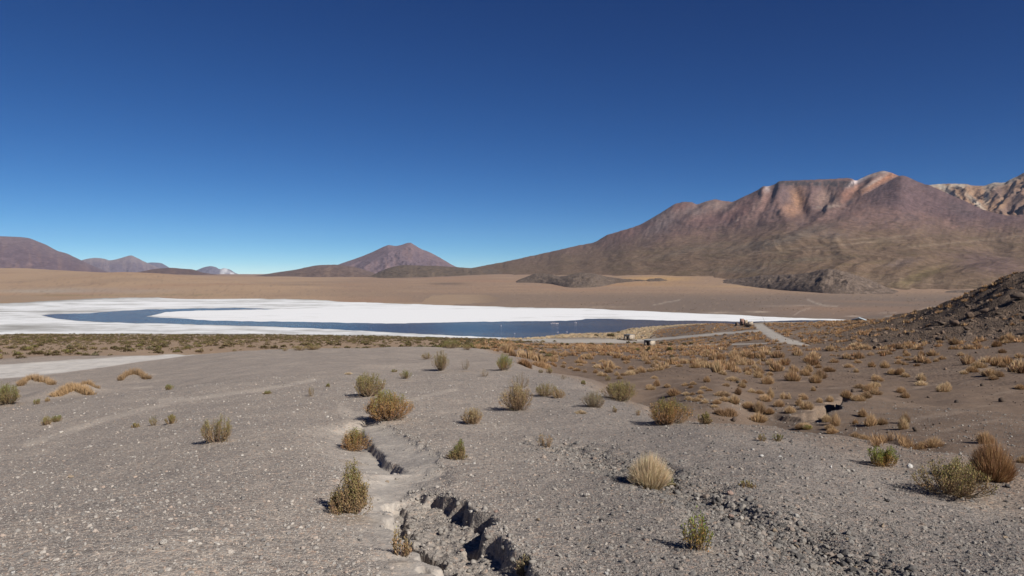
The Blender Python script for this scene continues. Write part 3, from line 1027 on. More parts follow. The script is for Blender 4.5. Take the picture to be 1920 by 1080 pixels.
# ------------------------------------------------------------------ salt flat and lake
def flat_sheet(name, pix, z, mat, jag=0.0, step=6.0, dirt=None):
    pts = []
    n = len(pix)
    for k in range(n):
        (ax, ay), (bx, by) = pix[k], pix[(k + 1) % n]
        m = max(1, int(math.hypot(bx - ax, by - ay) / step))
        for t in range(m):
            f = t / m
            pts.append((ax + (bx - ax) * f, ay + (by - ay) * f))
    p = np.array(pts)
    p[:, 1] += jag * fbm(p[:, 0] / 26.0, p[:, 1] / 4.0, 5, 203)
    th, sl = ray(p[:, 0], p[:, 1])
    r = (z - ZC) / sl
    v = np.stack([r * np.sin(th), r * np.cos(th), np.full(len(r), z)], -1)
    tri = tessellate_polygon([[Vector(a) for a in v]])
    ex = {'dirt': np.zeros(len(v))}
    return v, np.array(tri), ex


near_line = [(-260, 627), (0, 626.6), (240, 626), (480, 626.6), (600, 628), (720, 629.5), (830, 632.5), (930, 634.8), (1000, 637)]
far_line = [(1640, 600.2), (1560, 598), (1500, 596.5), (1460, 594.5), (1400, 591), (1320, 588), (1200, 583), (1100, 578.5), (960, 576), (850, 572.5), (700, 567.5), (620, 563.5), (560, 561), (480, 560), (300, 557.8), (200, 558.5), (120, 562.5), (40, 567), (0, 569), (-260, 574)]
water_pix = [(78, 591.3), (96, 589), (130, 588.2), (170, 587.2), (195, 585), (228, 582.4), (280, 580.2), (330, 579.2), (400, 577.6), (440, 577), (470, 578.2), (520, 579.6), (470, 580.4), (420, 581.6), (375, 582.4), (340, 583.4), (312, 585), (303, 587.4), (290, 590.5), (274, 593.4), (300, 595.4), (335, 597), (365, 599), (400, 601), (480, 602.6), (560, 603.4), (650, 605), (700, 606.2), (760, 606), (830, 604.6), (900, 603.2), (1000, 602.2), (1060, 601.4), (1090, 599.6), (1098, 597.6), (1140, 597.2),
             (1200, 599.6), (1260, 600.8), (1320, 601.6), (1400, 603), (1450, 602.4), (1500, 600.6), (1535, 600), (1560, 601), (1560, 612), (1400, 630), (1200, 640), (1000, 639), (960, 633.2), (900, 631.4), (850, 629), (800, 626.4), (740, 623.6), (680, 620), (620, 617.2), (560, 614.4), (500, 612.2), (440, 610.4), (380, 609), (300, 606.6), (240, 605.6), (200, 604.4), (150, 601.6), (110, 598), (88, 594)]
# outline of the crust
salt_pix = near_line + [(1200, 640), (1400, 632), (1640, 612)] + far_line
v, tri, ex = flat_sheet("salt", salt_pix, 0.02, M_SALT, 0.7)
# finer salt sheet so that its dirt attribute can vary: rows x columns clipped to the outline
pxs = np.arange(-260, 1660, 5.0)
nlx, nly = zip(*(near_line + [(1200, 640), (1400, 632), (1640, 612)]))
flx, fly = zip(*far_line[::-1])
yn = np.interp(pxs, nlx, nly) + 1.3 * fbm(pxs / 26, pxs * 0 + .5, 5, 205)
yf = np.interp(pxs, flx, fly) + 1.1 * fbm(pxs / 30, pxs * 0 + 9.5, 5, 207)
yn = np.maximum(yn, yf + 0.3)
T = np.linspace(0, 1, 110)
SPX = np.repeat(pxs[None, :], 110, 0)
SPY = yn[None, :] + (yf - yn)[None, :] * T[:, None]
th, sl = ray(SPX, SPY)
wd_, _, _ = pl_dist(SPX, SPY * 1.0, water_pix + water_pix[:1])
rr = (0.02 - ZC) / sl
SV3 = np.stack([rr * np.sin(th), rr * np.cos(th), np.full(rr.shape, 0.02)], -1)
dirt = np.zeros(rr.shape)
dirt += 0.16 * np.exp(-((SPY - yn[None, :] + 7) / 6) ** 2) * (1 - sstep(650, 900, SPX))
dirt += 0.13 * (1 - sstep(0.0, 5.0, SPY - yf[None, :])) * (1 - sstep(500, 800, SPX))
dirt += 0.10 * (1 - sstep(60, 330, SPX)) * (1 - sstep(592, 606, SPY))
dirt -= 0.17 * (sstep(250, 330, SPX) * (1 - sstep(1080, 1100, SPX)) * sstep(579.5, 581.5, SPY) * (1 - sstep(604, 608, SPY)))
dirt -= 0.10 * sstep(500, 700, SPX)
dirt += 0.16 * np.exp(-(wd_ / 1.1) ** 2)
dirt += 0.22 * np.exp(-((yn[None, :] - SPY) / 1.2) ** 2) + 0.20 * np.exp(-((SPY - yf[None, :]) / 0.9) ** 2)
dirt += 0.34 * fbm(SPX / 70, SPY / 2.2, 5, 211) + .06 * fbm(SPX / 14, SPY / .8, 3, 213)
for cx, cy, wx_, wy_, s in ((560, 566, 130, 3.5, .12), (130, 584.8, 50, 1.2, .35), (60, 612, 90, 3, .18), (30, 617, 80, 4, .15), (1040, 594, 80, 1.6, .32), (1080, 589.5, 60, 0.9, .25), (990, 597, 40, 1.0, .2), (860, 585, 90, 1.2, .1), (200, 565, 140, 3, .08)):
    dirt += s * np.exp(-(((SPX - cx) / wx_) ** 2 + ((SPY - cy) / wy_) ** 2))
n0, n1 = SPX.shape
ii = np.arange(n0 * n1).reshape(n0, n1)
sq = np.stack([ii[:-1, :-1], ii[:-1, 1:], ii[1:, 1:], ii[1:, :-1]], -1).reshape(-1, 4)
o = obj("salt_flat", mesh_data("salt_flat", SV3.reshape(-1, 3), sq, M_SALT, None, True, {'dirt': dirt}))
tag(o, kind='structure', label="white salt crust round the blue lagoon")

v, tri, ex = flat_sheet("lake", water_pix, 0.05, M_WATER, 1.1, 3.0)
o = obj("lake", mesh_data("lake", v, tri, M_WATER))
tag(o, kind='structure', label="dark blue curved lagoon in the salt flat")

# ------------------------------------------------------------------ mountains and hills
def mountain(name, label, sky_pts, base_pts, rb_pts, rc_pts, colour, p=1.7, amp=30.0, nx_=200, nr_=80, seed=0, mat=None, gully=(220.0, 4), jag=0.6, extra=None, sink=4.0, seat=False, smooth_px=0.0):
    x0, x1 = sky_pts[0][0], sky_pts[-1][0]
    px = np.linspace(x0, x1, nx_)
    sy = pchip(*zip(*sky_pts), px) + jag * fbm(px / 9.0, px * 0 + seed, 4, seed + 1)
    by = np.interp(px, *zip(*base_pts))
    rb = np.interp(px, *zip(*rb_pts))
    rc = np.interp(px, *zip(*rc_pts))
    th = ray(px, 500.0)[0]
    if seat:
        hr = np.array([hit(a, b, rmin=600)[3] for a, b in zip(px, by)])
        hr = np.where(hr > 5000, rb, hr)
        kk = np.exp(-((px[:, None] - px[None, :]) / 14.0) ** 2)
        hr = (kk @ hr) / kk.sum(1)
        rc = hr + (rc - rb)
        rb = hr
    zs = ZC + rc * ray(px, sy)[1]
    zb = ZC + rb * ray(px, by)[1] - sink
    zs = np.maximum(zs, zb)
    # the outline is sharp at the crest and smooths out down the slope
    if smooth_px:
        kk = np.exp(-((px[:, None] - px[None, :]) / smooth_px) ** 2)
        zsm = (kk @ zs) / kk.sum(1)
    else:
        zsm = zs
    t = np.linspace(0, 1, nr_)[:, None]
    r = rb[None] + (rc - rb)[None] * t
    z = zb[None] + (zsm - zb)[None] * t ** p + (zs - zsm)[None] * t ** 7
    x = r * np.sin(th)[None]
    y = r * np.cos(th)[None]
    rel = (zs - zb)[None] / max(1.0, (zs - zb).max())
    env = (np.sin(np.pi * np.clip(t, 0, 1) ** 0.9)) ** 0.8 * 0.9 + 0.0
    L, o_ = gully
    warp = fbm(x / (L * 2.5), y / (L * 2.5), 3, seed + 5) * L * 0.8
    th_a = th[None] * (rc.mean())
    g = ridged((th_a + warp) / L, r / (L * 5.0) + warp / L * 0.15, o_, seed + 7)
    dzn = amp * rel ** 0.7 * env * (g * 0.8 + 0.5 * fbm(x / L, y / L, 4, seed + 9) + 0.14 * ridged(x / (L * .3) + warp / L, y / (L * .3), 3, seed + 13))
    z = z + dzn
    info = {}
    if extra:
        z, info = extra(px, th, r, z, t, rb, rc)
    # back side
    nb = 8
    tb = np.linspace(0, 1, nb + 1)[1:, None]
    rbk = rc[None] * (1 + 0.22 * tb)
    zbk = z[-1][None] + (zb[None] - z[-1][None]) * tb ** 0.8 - 20 * tb
    Rr = np.vstack([rb[None] * 0.96, r, rbk])
    Zz = np.vstack([z[:1] - 70, z, zbk])
    Xx = Rr * np.sin(th)[None]
    Yy = Rr * np.cos(th)[None]
    ppx, ppy = project(Xx, Yy, Zz)
    n0, n1 = Zz.shape
    col = colour(ppx, ppy, np.vstack([0 * px[None], t * np.ones_like(px)[None], np.ones((nb, len(px)))]), Xx, Yy, Zz, info, nb)
    ii = np.arange(n0 * n1).reshape(n0, n1)
    F = np.stack([ii[:-1, :-1], ii[:-1, 1:], ii[1:, 1:], ii[1:, :-1]], -1).reshape(-1, 4)
    V = np.stack([Xx, Yy, Zz], -1).reshape(-1, 3)
    o = obj(name, mesh_data(name, V, F, mat or M_MOUNT, col.reshape(-1, 3), True))
    tag(o, kind='structure', label=label)
    return o


def layer(c, mask, rgb):
    m = np.clip(mask, 0, 1)[..., None]
    return c * (1 - m) + np.array(rgb) * m


def blob(px, py, cx, cy, wx_, wy_, ang=0.0, pw=1.3):
    a = math.radians(ang)
    dx, dy = px - cx, py - cy
    u = dx * math.cos(a) + dy * math.sin(a)
    v_ = -dx * math.sin(a) + dy * math.cos(a)
    return np.exp(-((u / wx_) ** 2 + (v_ / wy_) ** 2) ** pw)


def simple_colour(base, alt, top=None, seed=0, streak=7.0, snow=None):
    def f(px, py, t, x, y, z, info, nb):
        c = np.empty(px.shape + (3,))
        c[:] = base
        s = fbm(px / streak + 0.3 * fbm(px / 30, py / 30, 2, seed), py / 35.0, 4, seed + 3)
        c = layer(c, sstep(-0.1, 0.45, s) * 0.8, alt)
        if top is not None:
            c = layer(c, sstep(0.55, 1.0, t + 0.2 * s) * 0.7, top)
        if snow:
            for b in snow:
                c = layer(c, blob(px + 6 * s, py, *b), (.55, .54, .54))
        return c
    return f


# far to near; the farthest peaks have pale blue haze mixed into their base colour
mountain("mountain", "small far pale purple peak behind the low left hill, dark right shoulder", [(255, 500), (270, 494.5), (285, 492), (300, 493), (318, 502), (335, 512)],
         [(255, 515), (335, 515)], [(255, 14500), (335, 14500)], [(255, 16800), (335, 16800)], simple_colour((.145, .135, .165), (.185, .165, .185), None, 301, 7, [(285, 501, 12, 1.5, 20)]), 1.5, 50, 60, 30, 301, gully=(500, 3), jag=0.3)
mountain("mountain", "small far twin peak with a snow-streaked right summit", [(350, 515), (370, 506), (385, 500.5), (395, 499), (405, 501), (412, 504.5), (420, 503), (430, 505), (440, 511), (458, 518)],
         [(350, 518), (458, 519)], [(350, 13500), (458, 13500)], [(350, 16000), (458, 16000)], simple_colour((.155, .14, .17), (.205, .175, .19), None, 311, 6, [(421, 507, 7, 5, 0), (436, 514, 9, 3, 30), (417, 513, 4, 5, 0)]), 1.4, 60, 90, 36, 311, gully=(420, 3), jag=0.3)
mountain("mountain", "far pale purple mountain with a pointed middle peak, left of the snowy one", [(130, 500), (150, 489), (163, 485.5), (178, 483.5), (195, 485), (206, 488), (226, 484), (236, 481), (245, 479), (258, 484), (272, 491), (300, 503), (335, 515)],
         [(130, 515), (335, 517)], [(130, 12000), (335, 12000)], [(130, 14500), (335, 14500)], simple_colour((.150, .122, .142), (.215, .168, .168), (.24, .195, .19), 321, 7), 1.4, 75, 150, 40, 321, gully=(420, 4), jag=0.4)
mountain("mountain", "broad purple flat-topped mountain at the left edge", [(-330, 470), (-200, 449), (-60, 441), (0, 443), (30, 444), (52, 446), (70, 452), (90, 460.5), (110, 471), (122, 474), (140, 482), (165, 494), (190, 505), (215, 514), (240, 520)],
         [(-330, 520), (240, 522)], [(-330, 6600), (240, 6600)], [(-330, 9300), (240, 9300)], simple_colour((.128, .092, .104), (.175, .118, .112), (.165, .125, .132), 331, 12), 1.45, 70, 260, 70, 331, gully=(480, 4), jag=0.5, smooth_px=20.0)
mountain("mountain", "purple cone-shaped volcano standing alone beyond the lake", [(560, 519), (600, 508), (640, 494), (680, 480), (705, 469.5), (722, 461.5), (729, 459.5), (741, 461), (755, 458.5), (763, 455.8), (769, 455), (776, 458.5), (790, 467), (800, 470.5), (812, 476), (830, 486), (853, 499), (880, 508), (930, 517)],
         [(560, 521), (930, 520)], [(560, 8200), (930, 8200)], [(560, 10800), (930, 10800)], simple_colour((.130, .093, .102), (.185, .124, .118), (.165, .112, .112), 341, 9, None), 1.35, 85, 320, 90, 341, gully=(330, 4), jag=0.5, smooth_px=20.0)
mountain("hill", "low reddish brown hill before the far small peaks", [(235, 514), (265, 509), (290, 504.5), (320, 502), (345, 504), (360, 505), (380, 511), (430, 517), (470, 520)],
         [(235, 518), (470, 522)], [(235, 6000), (470, 6000)], [(235, 7600), (470, 7600)], simple_colour((.115, .078, .070), (.15, .10, .082), None, 351, 9), 1.2, 16, 150, 40, 351, gully=(260, 3), jag=0.3)
mountain("hill", "rounded brown hill at the left foot of the cone volcano", [(420, 524), (450, 521), (480, 517), (520, 510.5), (545, 507), (560, 504.5), (575, 501), (600, 497), (630, 496.2), (650, 498), (675, 503), (700, 511), (725, 519), (740, 523)],
         [(420, 525), (740, 524)], [(420, 4300), (740, 4300)], [(420, 5700), (740, 5700)], simple_colour((.125, .088, .074), (.165, .115, .090), (.14, .10, .09), 361, 9), 1.2, 26, 240, 60, 361, gully=(210, 4), jag=0.4)
mountain("hill", "long olive brown hill at the right foot of the cone volcano", [(680, 521), (700, 515), (715, 508), (730, 502), (745, 498.5), (760, 497), (790, 498), (815, 498.5), (850, 500.5), (890, 503), (930, 505), (970, 511), (1000, 516)],
         [(680, 522), (1000, 520)], [(680, 3900), (1000, 3600)], [(680, 5200), (1000, 4800)], simple_colour((.112, .084, .062), (.15, .11, .078), None, 371, 9), 1.2, 22, 240, 60, 371, gully=(190, 4), jag=0.4)


def tan_ridge_colour(px, py, t, x, y, z, info, nb):
    c = np.empty(px.shape + (3,))
    c[:] = (.30, .185, .115)
    s = fbm(px / 12, py / 22, 4, 401)
    c = layer(c, sstep(-.05, .4, s) * .7, (.39, .255, .16))
    c = layer(c, sstep(.05, .4, -s) * .6, (.21, .125, .09))
    sh = 5 * fbm(px / 10, py / 8, 3, 405)
    for b in ((1755, 348, 34, 4, 5), (1800, 348, 18, 4, 0), (1860, 346, 16, 8, -20), (1890, 338, 26, 7, -20), (1780, 362, 30, 6, 40), (1830, 380, 26, 4, 40), (1850, 370, 5, 14, 10)):
        c = layer(c, blob(px, py + sh, *b) * .75, (.50, .44, .36))
    for b in ((1872, 360, 12, 14, 0), (1905, 372, 14, 20, 20), (1915, 330, 10, 6, -20), (1900, 392, 40, 8, -10)):
        c = layer(c, blob(px, py + sh, *b) * .8, (.17, .115, .10))
    return c * .74


mountain("mountain", "tan and orange mineral ridge behind the dark dome at the right edge", [(1640, 372), (1700, 352), (1735, 347.5), (1760, 345), (1790, 344.5), (1808, 345), (1822, 348), (1842, 348.5), (1862, 342.5), (1880, 342.5), (1893, 336), (1905, 331), (1920, 323), (1950, 316), (2000, 320), (2100, 330), (2350, 380)],
         [(1640, 440), (2350, 440)], [(1640, 6100), (2350, 5600)], [(1640, 7600), (2350, 7200)], tan_ridge_colour, 1.1, 150, 300, 110, 401, gully=(260, 5), jag=1.0)


DOME = [(1480, 440), (1540, 419), (1575, 401), (1600, 385), (1630, 365), (1660, 345), (1690, 330), (1720, 341.5), (1745, 350), (1770, 361), (1800, 374), (1850, 397), (1890, 408), (1960, 425)]


def massif_extra(px, th, r, z, t, rb, rc):
    dsky = pchip(*zip(*DOME), px) + 0.8 * fbm(px / 11, px * 0 + 3, 4, 431)
    rd = np.interp(px, [1480, 1540, 1600, 1650, 1690, 1745, 1850, 1960], [4150, 4300, 4600, 5050, 5350, 5350, 4700, 4300])
    kk = np.exp(-((px[:, None] - px[None, :]) / 22.0) ** 2)
    rd = (kk @ rd) / kk.sum(1)
    zd_top = ZC + rd * ray(px, dsky)[1]
    dr = r - rd[None]
    x = r * np.sin(th)[None]
    y = r * np.cos(th)[None]
    zd = zd_top[None] - np.where(dr < 0, -dr * 0.20 - 60 * (1 - np.exp(dr / 160.0)) * 0, dr * 0.55)
    zd = zd - 0.00006 * np.where(dr < 0, dr * dr, 0) + (1 - np.exp(-(dr / 500.0) ** 2)) * 26 * ridged(x / 420, y / 420, 4, 433)
    ok = ((px > 1480) & (px < 1960))[None]
    k = 30.0
    dome = ok & (zd > z)
    zz = np.where(ok, np.logaddexp(z / k, zd / k) * k, z)
    m = np.where(ok, 1 / (1 + np.exp(-(zd - z) / 10.0)), 0)
    # crater bowl below the dark cap: scoop
    sc_ = np.exp(-(((px[None] - 1540) / 70) ** 2 + ((t - 0.80) / 0.11) ** 2))
    zz = zz - 60 * sc_ * (1 - m)
    sc2 = np.exp(-(((px[None] - 1490) / 30) ** 2 + ((t - 0.78) / 0.12) ** 2))
    zz = zz - 45 * sc2 * (1 - m)
    # old lava lobes low on the slope
    for cx, tt, wx_, wt, h in ((1430, .36, 90, .05, 26), (1530, .42, 60, .04, 22), (1180, .5, 120, .06, 18), (1700, .24, 150, .05, 20), (1860, .20, 90, .08, 26), (1320, .22, 90, .05, 15), (1600, .55, 60, .05, 24), (1780, .45, 70, .05, 20)):
        zz = zz + h * np.exp(-(((px[None] - cx) / wx_) ** 2 + ((t - tt - (px[None] - cx) * 0.0006) / wt) ** 2)) * (0.7 + 0.5 * fbm(x / 150, y / 150, 3, 439))
    qx, qy = project(x, y, zz)
    qx = qx + 5 * fbm(qx / 14, qy / 14, 3, 471)
    for pts, w, h in (([(1437, 346), (1405, 398), (1368, 428)], 11, 34), ([(1464, 338), (1458, 380), (1478, 418)], 11, 38), ([(1598, 336), (1572, 380), (1535, 410)], 10, 34), ([(1341, 372), (1318, 392), (1285, 412)], 9, 24), ([(1272, 380), (1235, 410), (1200, 425)], 10, 22),
                      ([(1520, 336), (1522, 362), (1516, 384)], 6, 16), ([(1655, 320), (1628, 350), (1600, 376)], 9, 30), ([(1392, 372), (1372, 395), (1345, 415)], 8, 20),
                      ([(1484, 342), (1500, 380), (1512, 408)], 10, -34), ([(1548, 340), (1548, 372), (1532, 398)], 12, -36), ([(1420, 372), (1398, 410)], 8, -18), ([(1452, 352), (1430, 395), (1410, 425)], 8, -22), ([(1305, 386), (1280, 402), (1240, 428)], 8, -18), ([(1622, 345), (1596, 362)], 7, -22), ([(1362, 384), (1330, 408)], 7, -14)):
        d_, _, p_ = pl_dist(qx, qy, pts)
        zz = zz + .6 * h * np.exp(-(d_ / w) ** 2) * (1 - m) * np.minimum(1, (1 - t) * 14) * (1 - sstep(.75, 1.0, p_) * .7)
    rill = ridged((qx + .35 * (qy - 400)) / 9.0 + .8 * fbm(qx / 30, qy / 18, 2, 473), qy / 60.0, 3, 475)
    zz = zz + 4.5 * rill * sstep(.45, .75, t) * np.minimum(1, (1 - t) * 20) * (1 - .6 * m)
    return zz, {'dome': m * np.ones_like(zz)}


def massif_colour(px, py, t, x, y, z, info, nb):
    c = np.empty(px.shape + (3,))
    c[:] = (.185, .130, .092)                                   # brown lower slope
    s = fbm((px + .5 * (py - 400)) / 22 + 2.2 * fbm(px / 50, py / 24, 4, 441), py / 24, 5, 443)
    h = fbm(px / 60, py / 7, 4, 445)
    w2 = fbm(px / 22, py / 12, 4, 447)
    c = layer(c, sstep(-.1, .4, h) * .6 * sstep(500, 440, py) if False else sstep(-.1, .4, h) * .5, (.165, .125, .075))   # olive
    c = layer(c, sstep(.1, .45, w2) * .5, (.215, .155, .108))
    high = 1 - sstep(405, 462, py + 14 * w2 - np.clip((1400 - px) * 0.10, -6, 60))
    c = layer(c, high * .85, (.175, .118, .098))
    c = layer(c, high * sstep(0, .4, s) * .8, (.225, .145, .112))
    c = layer(c, high * sstep(.05, .4, -s) * .7, (.135, .10, .092))
    sx = px + 9 * w2
    sy = py + 6 * fbm(px / 14, py / 10, 3, 449)
    # grey and red left shoulders
    for b, rgb, k in (((1235, 415, 40, 22, -30), (.20, .165, .145), .8), ((1280, 388, 22, 8, 0), (.19, .105, .085), .8), ((1300, 395, 26, 10, 0), (.20, .17, .145), .6),
                      ((1345, 384, 40, 9, 10), (.25, .195, .155), .7), ((1390, 395, 30, 14, -40), (.22, .13, .10), .8), ((1350, 410, 50, 10, -10), (.19, .115, .095), .7), ((1430, 372, 22, 30, 60), (.24, .15, .115), .8),
                      ((1440, 352, 5, 10, 30), (.50, .45, .40), .8), ((1418, 385, 5, 26, 35), (.30, .22, .17), .6), ((1185, 432, 50, 8, -20), (.20, .125, .10), .7), ((1380, 412, 8, 3, -30), (.36, .28, .22), .8),
                      ((1475, 365, 18, 24, 20), (.155, .115, .105), .7), ((1497, 372, 14, 24, -15), (.36, .22, .125), .95), ((1484, 396, 18, 12, 10), (.33, .20, .12), .8), ((1525, 365, 14, 18, -10), (.20, .135, .115), .7), ((1555, 372, 26, 16, 0), (.31, .225, .165), .8),
                      ((1553, 388, 22, 3.5, -10), (.43, .36, .27), .9), ((1590, 365, 16, 20, 30), (.27, .15, .10), .8), ((1605, 352, 10, 9, 0), (.30, .18, .12), .8), ((1540, 400, 36, 8, -15), (.21, .14, .11), .7)):
        c = layer(c, blob(sx, sy, *b) * k, rgb)
    # pale and orange ridge up to the summit
    for b, rgb, k in (((1612, 336, 26, 5, -28), (.62, .58, .53), .95), ((1640, 327, 16, 5, -20), (.36, .29, .23), .8), ((1658, 322, 10, 4, 0), (.30, .26, .22), .8), ((1660, 335, 34, 6, -28), (.38, .20, .11), .9), ((1625, 352, 24, 6, -30), (.36, .21, .125), .85), ((1595, 378, 12, 4, -35), (.09, .075, .07), .8), ((1640, 340, 26, 3, -30), (.46, .38, .30), .7)):
        c = layer(c, blob(px, py, *b) * k, rgb)
    # dark lava cap
    capm = ((px > 1452) & (px < 1600)) * np.exp(-((py - (342.5 + 0.02 * (px - 1460)) - 3 * w2) / 6.0) ** 4)
    c = layer(c, capm * sstep(-.5, .1, fbm(px / 5, py / 9, 3, 451)) * .95, (.080, .070, .066))
    c = layer(c, blob(px, py, 1585, 336, 26, 2.5, 2) * .7, (.20, .125, .10))
    # dark purple dome
    dm = np.vstack([info['dome'][:1], info['dome'], np.zeros((nb, px.shape[1]))])
    dc = np.empty_like(c)
    dc[:] = (.135, .094, .088)
    dc = layer(dc, sstep(-.1, .4, w2) * .6, (.165, .112, .098))
    dc = layer(dc, sstep(0, .4, s) * .4, (.135, .10, .095))
    dc = layer(dc, blob(px, py, 1800, 392, 30, 12, 20) * .6, (.115, .09, .085))
    fadeb = dm * (1 - sstep(405, 445, py + 8 * w2))
    c = c * (1 - fadeb[..., None]) + dc * fadeb[..., None]
    c = c * (np.array([.77, .745, .715]) * (1 - high[..., None]) + np.array([.78, .73, .78]) * high[..., None])
    fine = fbm((px + .4 * (py - 400)) / 6 + fbm(px / 20, py / 10, 3, 461), py / 9, 4, 463)
    c = c * (1 + .45 * np.clip(fine, -.6, .6) * (.35 + .65 * high))[..., None]
    c = layer(c, (1 - sstep(.0, .075, t + .03 * w2)) * .8 * (1 - sstep(1300, 1420, px)), (.225, .158, .112))
    # low slope details: dark lava fields, pale tracks
    for b, rgb, k in (((1480, 447, 90, 9, -18), (.125, .098, .078), .8), ((1400, 462, 70, 6, -10), (.135, .105, .08), .6), ((1560, 440, 30, 7, 0), (.13, .10, .085), .6), ((1860, 495, 75, 20, 8), (.130, .088, .078), .9), ((1690, 492, 36, 6, -10), (.15, .11, .092), .8),
                      ((1400, 506, 60, 7, 0), (.135, .105, .08), .7), ((1290, 470, 80, 5, -12), (.15, .115, .085), .5), ((1500, 488, 80, 5, -5), (.145, .115, .08), .6), ((1640, 530, 160, 10, 0), (.205, .148, .105), .7), ((1720, 520, 60, 10, -20), (.155, .118, .06), .7)):
        c = layer(c, blob(sx, sy, *b) * k * (.6 + .8 * sstep(-.3, .3, fbm(px / 6, py / 3, 3, 453))), rgb)
    for pts, w in (([(1500, 440), (1560, 452), (1620, 447), (1690, 444)], 1.2), ([(1460, 468), (1540, 462), (1610, 456), (1700, 450)], 1.0), ([(1690, 465), (1760, 458), (1840, 450), (1930, 441)], 1.4), ([(1400, 477), (1500, 470), (1620, 470)], .8), ([(1560, 462), (1640, 452), (1720, 438)], .9)):
        d, _, _ = pl_dist(px, py + 2.5 * w2, pts)
        c = layer(c, np.exp(-(d / (w * 1.4)) ** 2) * .30, (.27, .205, .145))
    return c


mountain("mountain", "great brown volcano massif with orange, white and dark summit bands at the right",
         [(830, 514), (860, 508), (900, 499.5), (950, 490), (1000, 479), (1050, 468), (1090, 459), (1110, 455.5), (1140, 440), (1160, 434), (1200, 421), (1220, 410), (1245, 395), (1268, 381.5), (1284, 378.5), (1296, 379), (1305, 383), (1322, 378), (1334, 375), (1341, 373.5), (1350, 375.5), (1370, 378), (1395, 368), (1420, 356), (1432, 349), (1440, 349), (1452, 345), (1460, 339.5), (1480, 338), (1520, 336.5), (1560, 335), (1585, 333.5), (1596, 335), (1602, 338), (1620, 331), (1640, 323.5), (1654, 320.5), (1668, 323.5), (1690, 333), (1720, 350), (1760, 372), (1810, 392), (1850, 402), (1890, 404), (1920, 402), (1980, 398), (2100, 392), (2400, 400)],
         [(830, 516), (1000, 516), (1200, 519), (1300, 527), (1340, 531), (1440, 545), (1560, 551), (1700, 551), (2400, 552)],
         [(830, 3300), (1000, 2500), (1200, 1900), (1340, 1350), (1560, 1100), (2400, 1100)],
         [(830, 4700), (1000, 5000), (1200, 5400), (1655, 5900), (1760, 5600), (1900, 5100), (2400, 4900)],
         massif_colour, 1.65, 22, 620, 260, 421, gully=(340, 4), jag=1.1, extra=massif_extra, seat=True, smooth_px=60.0)


def mound_colour(base, alt, seed):
    def f(px, py, t, x, y, z, info, nb):
        c = np.empty(px.shape + (3,))
        c[:] = base
        s = fbm(px / 3.0, py / 1.5, 4, seed)
        c = layer(c, sstep(-.1, .35, s) * .8, alt)
        return c
    return f


mountain("hill", "low dark rubble mound on the brown plain before the volcano", [(962, 530), (972, 525), (990, 518), (1006, 512.5), (1030, 514), (1052, 518), (1066, 516), (1082, 512.5), (1098, 511), (1116, 513.5), (1140, 519), (1165, 522), (1200, 523.5), (1235, 521.5), (1248, 523), (1265, 527)],
         [(962, 531), (1000, 530), (1040, 533), (1060, 540), (1120, 539), (1165, 530), (1265, 528)], [(962, 1750), (1040, 1650), (1060, 1500), (1130, 1500), (1170, 1700), (1265, 1750)], [(962, 2000), (1265, 2000)], mound_colour((.115, .088, .070), (.165, .125, .095), 501), 0.75, 7, 220, 50, 501, M_MOUND, (40, 4), 0.8, sink=2, seat=True)
mountain("hill", "dark rocky mound at the foot of the volcano, highest in its middle", [(1340, 527), (1365, 523.5), (1395, 521), (1430, 516), (1460, 515), (1490, 514), (1515, 511.5), (1540, 505.5), (1556, 503.5), (1570, 506), (1590, 511), (1612, 518), (1630, 524), (1650, 533), (1670, 541), (1690, 547), (1710, 552)],
         [(1340, 529), (1400, 537), (1460, 544), (1560, 551), (1710, 553)], [(1340, 1250), (1400, 1180), (1460, 1120), (1560, 1060), (1710, 1050)], [(1340, 1450), (1560, 1300), (1710, 1200)], mound_colour((.125, .095, .076), (.175, .13, .10), 511), 0.8, 7, 260, 60, 511, M_MOUND, (32, 4), 0.9, sink=2, seat=True)
mountain("hill", "thin dark rock outcrop on the plain right of the rocky mound", [(1755, 549), (1775, 546), (1795, 544.3), (1815, 544), (1840, 545), (1870, 543.5), (1900, 543), (1940, 542)],
         [(1755, 549.5), (1940, 550)], [(1755, 1160), (1940, 1160)], [(1755, 1240), (1940, 1240)], mound_colour((.135, .105, .085), (.17, .13, .10), 521), 0.8, 2, 120, 20, 521, M_MOUND, (25, 3), 0.6, sink=1, seat=True)

# ------------------------------------------------------------------ plants
def unit_dirs(n, r_, tilt):
    az = r_.uniform(0, 2 * math.pi, n)
    return np.stack([np.sin(tilt) * np.cos(az), np.sin(tilt) * np.sin(az), np.cos(tilt)], -1)


